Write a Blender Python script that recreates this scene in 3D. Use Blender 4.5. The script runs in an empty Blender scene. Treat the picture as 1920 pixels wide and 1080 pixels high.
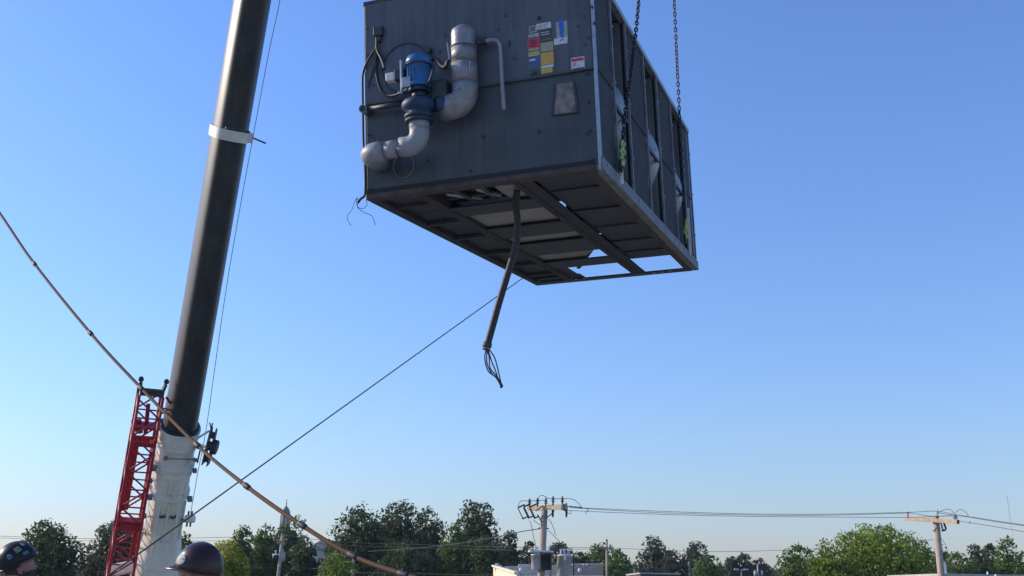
import bpy, bmesh, math, random
import numpy as np
from mathutils import Vector, Matrix
R = math.radians
PI = math.pi
C = bpy.context.scene.collection
sc = bpy.context.scene

# ------------------------------------------------------------------ camera, sky, sun, exposure
FPX = 1923.0                       # focal length in pixels of a 1920 px wide picture
PITCH = math.atan(565 / FPX)
ROLL = R(1.0)
CAM = Vector((0, 0, 1.6))
_fw = Vector((0, math.cos(PITCH), math.sin(PITCH)))
_up = Vector((0, -math.sin(PITCH), math.cos(PITCH)))
_rt = Vector((1, 0, 0))
RT = math.cos(ROLL) * _rt + math.sin(ROLL) * _up
UP = -math.sin(ROLL) * _rt + math.cos(ROLL) * _up
FW = _fw
cd = bpy.data.cameras.new('camera')
cd.sensor_width = 36.0
cd.lens = 36.0 * FPX / 1920
cd.clip_start = 0.05
cd.clip_end = 5000
co = bpy.data.objects.new('camera', cd)
C.objects.link(co)
co.matrix_world = Matrix(((RT.x, UP.x, -FW.x, CAM.x), (RT.y, UP.y, -FW.y, CAM.y), (RT.z, UP.z, -FW.z, CAM.z), (0, 0, 0, 1)))
sc.camera = co

SUN_AZ = -74.0                     # degrees from +Y, negative = to the left
SUN_EL = 25.0
sd = Vector((math.sin(R(SUN_AZ)) * math.cos(R(SUN_EL)), math.cos(R(SUN_AZ)) * math.cos(R(SUN_EL)), math.sin(R(SUN_EL))))
world = bpy.data.worlds.new('World')
sc.world = world
world.use_nodes = True
nt = world.node_tree
bg = nt.nodes['Background']
sky = nt.nodes.new('ShaderNodeTexSky')
sky.sky_type = 'NISHITA'
sky.sun_disc = False
sky.sun_elevation = R(SUN_EL)
sky.sun_rotation = R(SUN_AZ)
sky.altitude = 100
sky.air_density = 1.6
sky.dust_density = 0.5
sky.ozone_density = 6.0
wb = nt.nodes.new('ShaderNodeMix')           # cool white balance of the phone camera
wb.data_type = 'RGBA'; wb.blend_type = 'MULTIPLY'; wb.inputs[0].default_value = 1.0
wb.inputs[7].default_value = (0.98, 1.07, 1.47, 1)
nt.links.new(sky.outputs[0], wb.inputs[6])
# thin pale haze layer low in the sky, the same all round
geo = nt.nodes.new('ShaderNodeTexCoord'); sep = nt.nodes.new('ShaderNodeSeparateXYZ')
nt.links.new(geo.outputs['Generated'], sep.inputs[0])
hzr = nt.nodes.new('ShaderNodeMapRange'); hzr.interpolation_type = 'SMOOTHSTEP'
hzr.inputs['From Min'].default_value = 0.0; hzr.inputs['From Max'].default_value = 0.15
hzr.inputs['To Min'].default_value = 0.85; hzr.inputs['To Max'].default_value = 0.0
nt.links.new(sep.outputs['Z'], hzr.inputs['Value'])
hm_ = nt.nodes.new('ShaderNodeMix'); hm_.data_type = 'RGBA'; hm_.blend_type = 'MULTIPLY'
hm_.inputs[7].default_value = (0.92, 0.94, 1.05, 1)
nt.links.new(hzr.outputs[0], hm_.inputs[0]); nt.links.new(wb.outputs[2], hm_.inputs[6])
nt.links.new(hm_.outputs[2], bg.inputs[0])
bg.inputs[1].default_value = 0.15
sl = bpy.data.lights.new('sun', 'SUN')
sl.energy = 4.6
sl.angle = R(0.53)
sl.color = (1.0, 0.86, 0.68)
so = bpy.data.objects.new('sun', sl)
C.objects.link(so)
so.rotation_euler = (-sd).to_track_quat('-Z', 'Y').to_euler()
so.location = (-40, 20, 40)
sc.view_settings.view_transform = 'Standard'
sc.view_settings.look = 'None'
sc.view_settings.gamma = 1
sc.view_settings.exposure = 0.0
sc.cycles.volume_bounces = 0
sc.cycles.max_bounces = 6
sc.cycles.transparent_max_bounces = 8

GZ = -5.0                          # street level; the camera stands on a flat roof at z = 0


def W(px, py, depth):
    """world point seen at a pixel of the 1920x1080 picture at a distance along the view axis"""
    return CAM + depth * (FW + (px - 960) / FPX * RT + (540 - py) / FPX * UP)


def pix(p):
    d = Vector(p) - CAM
    z = d.dot(FW)
    return 960 + FPX * d.dot(RT) / z, 540 - FPX * d.dot(UP) / z


# ------------------------------------------------------------------ materials
def mat(name, col, rough=0.7, metal=0.0, var=0.0, scale=8.0, col2=None, bump=0.0, bscale=40.0, spec=0.5, coat=0.0,
        streak=None, coords='Object', trans=0.0):
    m = bpy.data.materials.new(name)
    m.use_nodes = True
    n = m.node_tree
    b = n.nodes['Principled BSDF']
    b.inputs['Roughness'].default_value = rough
    b.inputs['Metallic'].default_value = metal
    b.inputs['Specular IOR Level'].default_value = spec
    b.inputs['Coat Weight'].default_value = coat
    b.inputs['Base Color'].default_value = (*col, 1)
    if var or col2:
        tc = n.nodes.new('ShaderNodeTexCoord')
        mp = n.nodes.new('ShaderNodeMapping')
        if streak:
            mp.inputs['Scale'].default_value = streak
        n.links.new(tc.outputs[coords], mp.inputs[0])
        nz = n.nodes.new('ShaderNodeTexNoise')
        nz.inputs['Scale'].default_value = scale
        nz.inputs['Detail'].default_value = 6
        nz.inputs['Roughness'].default_value = 0.62
        n.links.new(mp.outputs[0], nz.inputs['Vector'])
        cr = n.nodes.new('ShaderNodeValToRGB')
        c2 = col2 or tuple(c * (1 - var) for c in col)
        c1 = tuple(min(1, c * (1 + var)) for c in col) if not col2 else col
        cr.color_ramp.elements[0].position = 0.36
        cr.color_ramp.elements[1].position = 0.64
        cr.color_ramp.elements[0].color = (*c2, 1)
        cr.color_ramp.elements[1].color = (*c1, 1)
        n.links.new(nz.outputs['Fac'], cr.inputs[0])
        n.links.new(cr.outputs[0], b.inputs['Base Color'])
        mr = n.nodes.new('ShaderNodeMapRange')
        mr.inputs['To Min'].default_value = max(0.02, rough - 0.1)
        mr.inputs['To Max'].default_value = min(1, rough + 0.12)
        n.links.new(nz.outputs['Fac'], mr.inputs[0])
        n.links.new(mr.outputs[0], b.inputs['Roughness'])
    if bump:
        tc2 = n.nodes.new('ShaderNodeTexCoord')
        nb = n.nodes.new('ShaderNodeTexNoise')
        nb.inputs['Scale'].default_value = bscale
        nb.inputs['Detail'].default_value = 4
        n.links.new(tc2.outputs['Object'], nb.inputs['Vector'])
        bp = n.nodes.new('ShaderNodeBump')
        bp.inputs['Strength'].default_value = bump
        bp.inputs['Distance'].default_value = 0.02
        n.links.new(nb.outputs['Fac'], bp.inputs['Height'])
        n.links.new(bp.outputs[0], b.inputs['Normal'])
    return m


def leaf_mat(name, c_dark, c_light, scale=0.6):
    m = mat(name, c_light, 0.55, col2=c_dark, scale=scale, spec=0.3)
    n = m.node_tree
    b = n.nodes['Principled BSDF']
    out = n.nodes['Material Output']
    tr = n.nodes.new('ShaderNodeBsdfTranslucent')
    mx = n.nodes.new('ShaderNodeMixShader')
    mx.inputs[0].default_value = 0.4
    src = b.inputs['Base Color'].links[0].from_socket
    n.links.new(src, tr.inputs[0])
    n.links.new(b.outputs[0], mx.inputs[1])
    n.links.new(tr.outputs[0], mx.inputs[2])
    n.links.new(mx.outputs[0], out.inputs[0])
    return m


M = {}
M['paint'] = mat('unit_grey_paint', (0.078, 0.09, 0.108), 0.5, var=0.14, scale=2.2, bump=0.25, bscale=5, streak=(1, 1, 0.35))
M['paint_low'] = mat('unit_grey_paint_lower', (0.062, 0.075, 0.088), 0.5, col2=(0.034, 0.041, 0.048), scale=1.7, bump=0.25, bscale=5, streak=(1, 1, 0.45))
M['mid_sheet'] = mat('inner_sheet', (0.13, 0.145, 0.165), 0.5, var=0.15, scale=3)
M['galv'] = mat('galvanised_steel', (0.33, 0.355, 0.38), 0.45, metal=0.55, var=0.22, scale=9)
M['galv_dark'] = mat('weathered_galvanised', (0.19, 0.2, 0.21), 0.5, metal=0.35, var=0.3, scale=7)
M['rail'] = mat('lower_rail_paint', (0.19, 0.195, 0.205), 0.55, metal=0.2, col2=(0.11, 0.095, 0.085), scale=5)
M['rust'] = mat('rusty_steel', (0.10, 0.065, 0.052), 0.85, col2=(0.035, 0.033, 0.035), scale=7, bump=0.4)
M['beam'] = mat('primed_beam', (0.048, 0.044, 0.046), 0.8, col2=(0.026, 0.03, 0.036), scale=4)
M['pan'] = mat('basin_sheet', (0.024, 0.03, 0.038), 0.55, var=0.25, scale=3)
M['beige'] = mat('beige_inner_panel', (0.30, 0.275, 0.25), 0.7, var=0.12, scale=3)
M['mesh'] = mat('louvre_plastic', (0.075, 0.08, 0.09), 0.6, var=0.2, scale=6)
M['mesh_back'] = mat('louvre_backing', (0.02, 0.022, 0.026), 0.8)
M['blue'] = mat('motor_blue_paint', (0.012, 0.12, 0.30), 0.4, var=0.2, scale=12)
M['blue_dirty'] = mat('pump_blue_dirty', (0.014, 0.05, 0.12), 0.55, col2=(0.010, 0.016, 0.026), scale=9)
M['pvc'] = mat('grey_white_pvc', (0.25, 0.255, 0.275), 0.5, var=0.1, scale=9)
M['alu'] = mat('aluminium_cladding', (0.31, 0.315, 0.33), 0.45, metal=0.3, col2=(0.19, 0.175, 0.17), scale=5, bump=0.3, bscale=18)
M['black'] = mat('black_rubber', (0.02, 0.02, 0.022), 0.6, var=0.2, scale=20)
M['dark'] = mat('dark_metal', (0.035, 0.037, 0.042), 0.55, var=0.3, scale=14)
M['white'] = mat('white_plastic', (0.7, 0.7, 0.68), 0.5, var=0.1, scale=10)
M['paper'] = mat('worn_paper', (0.30, 0.29, 0.27), 0.8, col2=(0.10, 0.065, 0.06), scale=7)
M['st_white'] = mat('sticker_white', (0.55, 0.56, 0.58), 0.6, var=0.15, scale=30)
M['st_grey'] = mat('sticker_faded', (0.3, 0.31, 0.3), 0.6, var=0.2, scale=30)
M['st_red'] = mat('sticker_red', (0.55, 0.035, 0.06), 0.5, var=0.2, scale=30)
M['st_black'] = mat('sticker_black', (0.03, 0.035, 0.03), 0.5, var=0.2, scale=30)
M['st_yellow'] = mat('sticker_yellow', (0.5, 0.42, 0.06), 0.5, var=0.2, scale=30)
M['st_orange'] = mat('sticker_orange', (0.75, 0.28, 0.04), 0.5, col2=(0.55, 0.36, 0.1), scale=40)
M['st_olive'] = mat('sticker_olive', (0.36, 0.34, 0.2), 0.6, var=0.15, scale=30)
M['st_blue'] = mat('sticker_blue', (0.03, 0.12, 0.45), 0.5, var=0.15, scale=30)
M['st_teal'] = mat('sticker_teal', (0.05, 0.12, 0.17), 0.5, var=0.15, scale=30)
M['boom_black'] = mat('boom_black_paint', (0.034, 0.034, 0.036), 0.42, var=0.25, scale=3, streak=(1, 1, 0.05), spec=0.42)
M['crane_white'] = mat('crane_cream_paint', (0.74, 0.69, 0.58), 0.4, var=0.07, scale=2.5, bump=0.05)
M['crane_red'] = mat('jib_red_paint', (0.36, 0.014, 0.032), 0.42, var=0.2, scale=5)
M['chain'] = mat('chain_steel', (0.03, 0.033, 0.045), 0.45, metal=0.5, var=0.3, scale=30)
M['green'] = mat('hi_vis_webbing', (0.32, 0.44, 0.16), 0.8, var=0.25, scale=30)
M['orange'] = mat('orange_rope_jacket', (0.19, 0.08, 0.028), 0.75, col2=(0.075, 0.05, 0.03), scale=0.6, spec=0.25)
M['wire'] = mat('overhead_wire', (0.035, 0.035, 0.04), 0.6)
M['wood'] = mat('weathered_pole_wood', (0.5, 0.40, 0.30), 0.85, col2=(0.30, 0.23, 0.17), scale=5, streak=(3, 3, 0.2), bump=0.4)
M['wood_arm'] = mat('crossarm_wood', (0.58, 0.43, 0.28), 0.8, col2=(0.36, 0.25, 0.16), scale=6, bump=0.3)
M['porc'] = mat('porcelain', (0.62, 0.63, 0.66), 0.25, var=0.05)
M['porc_brown'] = mat('brown_porcelain', (0.06, 0.045, 0.045), 0.3)
M['tank'] = mat('transformer_grey', (0.48, 0.49, 0.48), 0.42, var=0.1, scale=4)
M['cream'] = mat('cream_wall', (0.78, 0.70, 0.53), 0.8, var=0.05, scale=2)
M['roof_grey'] = mat('grey_roofing', (0.12, 0.12, 0.115), 0.9, var=0.2, scale=2)
M['roof_brown'] = mat('brown_roofing', (0.075, 0.06, 0.052), 0.95, var=0.2, scale=2)
M['brick'] = mat('red_brick_wall', (0.13, 0.07, 0.052), 0.9, var=0.25, scale=5)
M['glass'] = mat('dark_glass', (0.02, 0.025, 0.03), 0.08)
M['copper'] = mat('green_copper', (0.13, 0.22, 0.2), 0.6, var=0.2, scale=1)
M['stone'] = mat('pale_stone', (0.45, 0.43, 0.38), 0.85, var=0.1, scale=1)
M['slate'] = mat('slate_roof', (0.07, 0.08, 0.1), 0.8, var=0.15, scale=1)
M['bark'] = mat('tree_bark', (0.075, 0.06, 0.05), 0.95, var=0.3, scale=4)
M['ground'] = mat('street_ground', (0.16, 0.155, 0.14), 0.9, col2=(0.075, 0.09, 0.05), scale=0.05, coords='Generated')
M['asphalt'] = mat('asphalt', (0.06, 0.06, 0.06), 0.9, var=0.25, scale=1.5)
M['concrete'] = mat('roof_membrane', (0.4, 0.39, 0.37), 0.85, var=0.15, scale=0.8)
M['skin'] = mat('skin', (0.25, 0.115, 0.095), 0.5, var=0.12, scale=14)
M['beard'] = mat('dark_beard', (0.045, 0.03, 0.024), 0.85, var=0.4, scale=60, bump=0.6, bscale=160)
M['hat_black'] = mat('hard_hat_black', (0.012, 0.012, 0.013), 0.4, var=0.2, scale=12, spec=0.3)
M['hat_maroon'] = mat('hard_hat_maroon', (0.055, 0.018, 0.014), 0.3, col2=(0.02, 0.011, 0.011), scale=4, spec=0.35)
M['shirt'] = mat('navy_work_shirt', (0.03, 0.04, 0.07), 0.85, var=0.2, scale=15)
M['shirt_grey'] = mat('grey_work_shirt', (0.14, 0.14, 0.15), 0.85, var=0.2, scale=15)
M['jeans'] = mat('denim', (0.05, 0.075, 0.13), 0.9, var=0.2, scale=25)
M['boot'] = mat('boot_leather', (0.09, 0.055, 0.03), 0.7, var=0.2, scale=20)
M['tyre'] = mat('tyre_rubber', (0.02, 0.02, 0.02), 0.8)
L = {
    'dark': leaf_mat('leaves_dark', (0.036, 0.056, 0.024), (0.095, 0.135, 0.048)),
    'olive': leaf_mat('leaves_olive', (0.05, 0.062, 0.035), (0.105, 0.118, 0.062)),
    'mid': leaf_mat('leaves_mid', (0.05, 0.09, 0.02), (0.15, 0.22, 0.05)),
    'bright': leaf_mat('leaves_bright', (0.08, 0.14, 0.015), (0.30, 0.38, 0.05), 0.5),
    'yellow': leaf_mat('leaves_yellow', (0.14, 0.19, 0.015), (0.42, 0.40, 0.03), 0.5),
    'hazy': leaf_mat('leaves_far', (0.05, 0.075, 0.045), (0.1, 0.13, 0.07)),
}


def streaks(m, col, amount, scale=6.0, thin=0.06):
    """vertical run-down stains mixed over a material's own colour"""
    n = m.node_tree; b = n.nodes['Principled BSDF']; src = b.inputs['Base Color'].links[0].from_socket
    tc = n.nodes.new('ShaderNodeTexCoord'); mp = n.nodes.new('ShaderNodeMapping'); mp.inputs['Scale'].default_value = (1, 1, thin)
    nz = n.nodes.new('ShaderNodeTexNoise'); nz.inputs['Scale'].default_value = scale * 3; nz.inputs['Detail'].default_value = 5
    n2 = n.nodes.new('ShaderNodeTexNoise'); n2.inputs['Scale'].default_value = 1.6; n2.inputs['Detail'].default_value = 3
    n.links.new(tc.outputs['Object'], mp.inputs[0]); n.links.new(mp.outputs[0], nz.inputs['Vector']); n.links.new(tc.outputs['Object'], n2.inputs['Vector'])
    mu = n.nodes.new('ShaderNodeMath'); mu.operation = 'MULTIPLY'; n.links.new(nz.outputs['Fac'], mu.inputs[0]); n.links.new(n2.outputs['Fac'], mu.inputs[1])
    mr = n.nodes.new('ShaderNodeMapRange'); mr.inputs['From Min'].default_value = .24; mr.inputs['From Max'].default_value = .38; mr.inputs['To Max'].default_value = amount
    n.links.new(mu.outputs[0], mr.inputs['Value'])
    mx = n.nodes.new('ShaderNodeMix'); mx.data_type = 'RGBA'; mx.inputs[7].default_value = (*col, 1)
    n.links.new(mr.outputs[0], mx.inputs[0]); n.links.new(src, mx.inputs[6]); n.links.new(mx.outputs[2], b.inputs['Base Color'])
streaks(M['paint'], (0.04, 0.043, 0.048), .5); streaks(M['paint_low'], (0.03, 0.034, 0.04), .5)
streaks(M['boom_black'], (0.075, 0.066, 0.055), .4, 3.0, .03); streaks(M['crane_white'], (0.48, 0.45, 0.38), .22, 3.0, .1)


# ------------------------------------------------------------------ mesh helpers
class MB:
    def __init__(s):
        s.v = []; s.f = []; s.sm = []

    def add(s, vs, fs, smooth=False, Mx=None):
        o = len(s.v)
        for p in vs:
            p = Vector(p)
            s.v.append(tuple(Mx @ p) if Mx else tuple(p))
        for f in fs:
            s.f.append(tuple(i + o for i in f)); s.sm.append(smooth)
        return s

    def box(s, x0, x1, y0, y1, z0, z1, Mx=None):
        vs = [(x, y, z) for z in (z0, z1) for y in (y0, y1) for x in (x0, x1)]
        return s.add(vs, [(0, 2, 3, 1), (4, 5, 7, 6), (0, 1, 5, 4), (2, 6, 7, 3), (0, 4, 6, 2), (1, 3, 7, 5)], False, Mx)

    def bar(s, p0, p1, w, h=None, up=(0, 0, 1)):
        """rectangular bar between two points"""
        h = h or w
        p0 = Vector(p0); p1 = Vector(p1); d = (p1 - p0).normalized(); up = Vector(up)
        if abs(d.dot(up)) > 0.97: up = Vector((0, 1, 0))
        a = d.cross(up).normalized() * (w / 2); b = a.cross(d).normalized() * (h / 2)
        vs = [p + i * a + j * b for p in (p0, p1) for (i, j) in ((-1, -1), (1, -1), (1, 1), (-1, 1))]
        return s.add(vs, [(0, 3, 2, 1), (4, 5, 6, 7), (0, 1, 5, 4), (1, 2, 6, 5), (2, 3, 7, 6), (3, 0, 4, 7)])

    def tube(s, pts, r, n=8, cap=True, closed=False):
        pts = [Vector(p) for p in pts]
        m = len(pts)
        rs = r if isinstance(r, (list, tuple)) else [r] * m
        t = []
        for i in range(m):
            if closed: a = pts[i - 1]; b = pts[(i + 1) % m]
            else: a = pts[max(0, i - 1)]; b = pts[min(m - 1, i + 1)]
            t.append((b - a).normalized())
        u = t[0].orthogonal().normalized()
        vs = []
        for i in range(m):
            u = (u - t[i] * u.dot(t[i])).normalized(); w = t[i].cross(u)
            for k in range(n):
                a = 2 * PI * k / n
                vs.append(pts[i] + rs[i] * (math.cos(a) * u + math.sin(a) * w))
        fs = []
        for i in range(m if closed else m - 1):
            j = (i + 1) % m
            for k in range(n):
                fs.append((i * n + k, i * n + (k + 1) % n, j * n + (k + 1) % n, j * n + k))
        s.add(vs, fs, True)
        if cap and not closed:
            o = len(s.v) - len(vs)
            s.f.append(tuple(o + k for k in range(n))[::-1]); s.sm.append(False)
            s.f.append(tuple(o + (m - 1) * n + k for k in range(n))); s.sm.append(False)
        return s

    def cyl(s, p0, p1, r0, r1=None, n=16):
        return s.tube([p0, p1], [r0, r0 if r1 is None else r1], n)

    def lathe(s, prof, n=24, Mx=None, a0=0, a1=2 * PI):
        full = abs(a1 - a0 - 2 * PI) < 1e-6
        k = n if full else n + 1
        vs = [(r * math.cos(a0 + (a1 - a0) * j / n), r * math.sin(a0 + (a1 - a0) * j / n), z) for (r, z) in prof for j in range(k)]
        fs = []
        for i in range(len(prof) - 1):
            for j in range(n):
                j2 = (j + 1) % k
                fs.append((i * k + j, i * k + j2, (i + 1) * k + j2, (i + 1) * k + j))
        return s.add(vs, fs, True, Mx)

    def prism(s, poly, h0, h1, Mx=None):
        n = len(poly)
        vs = [(x, y, h0) for x, y in poly] + [(x, y, h1) for x, y in poly]
        fs = [tuple(range(n))[::-1], tuple(range(n, 2 * n))] + [(i, (i + 1) % n, n + (i + 1) % n, n + i) for i in range(n)]
        return s.add(vs, fs, False, Mx)

    def build(s, name, m, parent=None, bevel=0, loc=None, kind=None):
        me = bpy.data.meshes.new(name)
        me.from_pydata(s.v, [], s.f)
        me.polygons.foreach_set('use_smooth', s.sm)
        me.materials.append(m)
        me.update()
        o = bpy.data.objects.new(name, me)
        C.objects.link(o)
        if parent: o.parent = parent
        if loc: o.location = loc
        if bevel:
            b = o.modifiers.new('bevel', 'BEVEL'); b.width = bevel; b.segments = 2; b.limit_method = 'ANGLE'
        if kind: o['kind'] = kind
        return o


def frame_to(p, z, x=None):
    """matrix with local Z along z placed at p"""
    z = Vector(z).normalized()
    x = Vector(x) if x else z.orthogonal()
    x = (x - z * x.dot(z)).normalized(); y = z.cross(x)
    return Matrix(((x.x, y.x, z.x, p[0]), (x.y, y.y, z.y, p[1]), (x.z, y.z, z.z, p[2]), (0, 0, 0, 1)))


def tag(o, label=None, cat=None, group=None, kind=None):
    if label: o['label'] = label
    if cat: o['category'] = cat
    if group: o['group'] = group
    if kind: o['kind'] = kind
    return o


def thing(name, label, cat, loc=(0, 0, 0), group=None, rot=None):
    o = bpy.data.objects.new(name, None)
    o.empty_display_size = 0.2
    C.objects.link(o)
    o.location = loc
    if rot: o.rotation_euler = rot
    return tag(o, label, cat, group)


def rel(mb, root):
    """shift world-space geometry into an unrotated root's frame"""
    l = root.location
    mb.v = [(a - l.x, b - l.y, c - l.z) for a, b, c in mb.v]
    return mb


def sag(p0, p1, s, n=24):
    p0 = Vector(p0); p1 = Vector(p1)
    return [p0.lerp(p1, i / n) - Vector((0, 0, 4 * s * (i / n) * (1 - i / n))) for i in range(n + 1)]


def spline(pts, n=8):
    """Catmull-Rom through the points"""
    P = [Vector(p) for p in pts]; P = [2 * P[0] - P[1]] + P + [2 * P[-1] - P[-2]]
    out = []
    for i in range(1, len(P) - 2):
        for k in range(n):
            t = k / n
            a, b, c, d = P[i - 1], P[i], P[i + 1], P[i + 2]
            out.append(0.5 * ((2 * b) + (c - a) * t + (2 * a - 5 * b + 4 * c - d) * t * t + (3 * b - a - 3 * c + d) * t ** 3))
    out.append(P[-2])
    return out


# ------------------------------------------------------------------ ground and the roof underfoot
g = MB(); g.box(-420, 420, -120, 620, GZ - 0.5, GZ)
tag(g.build('ground', M['ground']), kind='structure')
g = MB(); g.box(-300, 300, 58, 66, GZ, GZ + 0.012)
tag(g.build('road', M['asphalt']), kind='structure')
g = MB(); g.box(-300, 300, 56, 57.9, GZ, GZ + 0.13); g.box(-300, 300, 66.1, 68, GZ, GZ + 0.13)
tag(g.build('pavement', M['concrete']), kind='structure')
g = MB(); g.box(-9, 9, -9, 10, GZ + 0.01, 0)
tag(g.build('rooftop', M['concrete'], bevel=0.02), kind='structure')
g = MB()
for a in ((-9.25, 9.25, 10.003, 10.25), (-9.25, 9.25, -9.25, -9.003), (-9.25, -9.003, -9.003, 10.003), (9.003, 9.25, -9.003, 10.003)):
    g.box(*a, GZ + 0.01, 0.45)
tag(g.build('parapet', M['concrete']), kind='structure')

# ------------------------------------------------------------------ the lifted cooling unit
ULOC = Vector((-1.46089, 9.50153, 5.27325))
az, ax_, ay_ = R(-19.43), R(7.108), R(-0.73)
UR = Matrix.Rotation(az, 4, 'Z') @ Matrix.Rotation(ax_, 4, 'X') @ Matrix.Rotation(ay_, 4, 'Y')
UW, UD, UH = 2.4, 5.55, 2.055
unit = thing('cooling_unit', 'large grey rooftop cooling tower unit hanging in mid air from two chains', 'cooling unit')
unit.matrix_world = Matrix.Translation(ULOC) @ UR
UM = Matrix.Translation(ULOC) @ UR
UI = UM.inverted()


def hit(px, py, axis, val):
    """point of the unit's own plane axis = val seen at a pixel, in the unit's frame"""
    o = UI @ CAM
    d = UI.to_3x3() @ (FW + (px - 960) / FPX * RT + (540 - py) / FPX * UP)
    return o + d * ((val - o[axis]) / d[axis])


def F(px, py, y=0.0):
    p = hit(px, py, 1, y)
    return p


# front sheets: the upper one laps over the lower one
m = MB(); m.box(0.02, UW - 0.026, -0.022, 0.0, 0.985, UH - 0.02)
m.build('upper_front_panel', M['paint'], unit, bevel=0.006)
m = MB(); m.box(0.02, UW - 0.026, -0.004, 0.018, 0.05, 0.982)
m.build('lower_front_panel', M['paint_low'], unit, bevel=0.004)
m = MB(); m.box(0.02, UW - 0.026, -0.034, -0.0045, 0.965, 0.984)
m.build('panel_lip', M['paint_low'], unit, bevel=0.003)
m = MB(); m.box(0.0, UW, -0.012, 0.05, UH - 0.02, UH + 0.03)
m.build('top_front_rail', M['dark'], unit, bevel=0.004)
m = MB(); m.box(0, 0.018, 0.0, 0.08, 0, UH - 0.022)
m.build('corner_post', M['galv_dark'], unit, bevel=0.003)
m = MB(); m.box(UW - 0.024, UW, -0.014, 0.06, 0.0, UH - 0.022)
m.build('corner_post', M['galv'], unit, bevel=0.006)
m = MB(); m.box(0.02, UW - 0.052, -0.03, 0.10, -0.002, 0.048)
m.build('front_sill', M['rust'], unit, bevel=0.005)
# bolts of the front
m = MB()
rng = random.Random(4)
for z in [0.1 + 0.28 * k for k in range(7)]:
    for x in (0.05, UW - 0.085):
        m.cyl((x, -0.03, z), (x, -0.002, z), 0.011, n=8)
for (px, py) in [(1110, 13), (1115, 43), (1104, 71), (947, 30), (934, 55), (955, 82), (835, 66), (825, 97), (1084, 49), (965, 110), (700, 160), (800, 300), (1010, 245), (1100, 250), (880, 320), (905, 255)]:
    p = F(px, py, -0.022)
    m.cyl((p.x, -0.03, p.z), (p.x, -0.002, p.z), 0.013, n=8)
m.build('bolts', M['dark'], unit, kind='stuff')

# right side: closed louvre bays and open fan bays
posts = [0.06, 0.75, 1.43, 2.38, 3.15, 4.10, 4.90, UD - 0.05]
for i, u in enumerate(posts[1:]):
    m = MB(); m.box(UW - 0.022, UW + 0.004, u - 0.014, u + 0.014, 0.13, UH - 0.03)
    m.build('side_post', M['galv_dark'], unit, bevel=0.003)
for i, (a, b) in enumerate(((0.06, 0.75), (1.43, 2.38), (3.15, 4.10), (4.90, UD - 0.05))):
    a += 0.019; b -= 0.019
    m = MB(); m.box(UW - 0.07, UW - 0.04, a, b, 0.14, UH - 0.035)
    pl = m.build('louvre_panel', M['mesh_back'], unit)
    m = MB()
    # slanted louvre ribs, clipped to the bay
    n = 62
    H0, H1 = 0.15, UH - 0.05
    dz = -0.75 * (b - a)
    for k in range(n):
        z = H0 + (H1 - H0 - dz) * k / n
        t0 = 0.0; t1 = 1.0
        if z > H1: t0 = (H1 - z) / dz
        if z + dz < H0: t1 = (H0 - z) / dz
        if t1 - t0 < 0.03: continue
        pa = (UW - 0.03, a + (b - a) * t0, z + dz * t0); pb = (UW - 0.03, a + (b - a) * t1, z + dz * t1)
        m.bar(pa, pb, 0.016, 0.012)
    m.build('louvre_ribs', M['mesh'], pl, kind='stuff')
    m = MB(); m.box(UW - 0.039, UW - 0.012, a, b, 1.02, 1.045)
    m.build('louvre_seam', M['mesh_back'], pl)
# fan bays
arcs = [((1150, 155), (1172, 208), (1156, 268)), ((1214, 243), (1234, 292), (1223, 340)), ((1265, 320), (1277.5, 352), (1270, 398))]
for i, (a, b) in enumerate(((0.75, 1.43), (2.38, 3.15), (4.10, 4.90))):
    a += 0.019; b -= 0.019
    m = MB(); m.box(UW - 1.0, UW - 0.055, b - 0.02, b, 0.13, UH - 0.03)
    m.build('bay_partition', M['mid_sheet'], unit)
    m = MB(); m.box(UW - 1.02, UW - 1.0, a, b, 0.13, UH - 0.03)
    m.build('bay_back_panel', M['paint'], unit)
    m = MB(); m.box(UW - 1.0, UW - 0.055, a, a + 0.015, 0.13, UH - 0.03)
    m.build('bay_partition', M['paint_low'], unit)
    u = b - 0.10
    P = [hit(*q, 1, u) for q in arcs[i]]
    (x1, z1), (x2, z2), (x3, z3) = [(p.x, p.z) for p in P]
    d = 2 * (x1 * (z2 - z3) + x2 * (z3 - z1) + x3 * (z1 - z2))
    cx = ((x1 * x1 + z1 * z1) * (z2 - z3) + (x2 * x2 + z2 * z2) * (z3 - z1) + (x3 * x3 + z3 * z3) * (z1 - z2)) / d
    cz = ((x1 * x1 + z1 * z1) * (x3 - x2) + (x2 * x2 + z2 * z2) * (x1 - x3) + (x3 * x3 + z3 * z3) * (x2 - x1)) / d
    rr = math.hypot(x1 - cx, z1 - cz)
    print('fan', i, round(cx, 2), round(cz, 2), round(rr, 2))
    m = MB()
    Mx = frame_to((cx, u, cz), (0, -1, 0), (1, 0, 0))
    m.lathe([(0.001, 0.05), (rr * 0.5, 0.045), (rr * 0.85, 0.02), (rr * 0.97, 0.0), (rr, -0.05), (rr, -0.08)], 40, Mx)
    m.build('fan_housing', M['galv'], unit)
    # brace across the bay at mid height
    zz = cz if 0.7 < cz < 1.5 else 1.1
    zz = hit(*[(1162, 203), (1224, 283), (1271, 347)][i], 0, UW).z
    m = MB(); m.box(UW - 0.045, UW - 0.012, a, b, zz - 0.02, zz + 0.02)
    m.build('bay_brace', M['dark'], unit, bevel=0.003)
m = MB(); m.box(UW - 0.06, UW + 0.01, 0.06, UD, UH - 0.028, UH + 0.03)
m.build('top_side_rail', M['galv'], unit, bevel=0.005)
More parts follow.
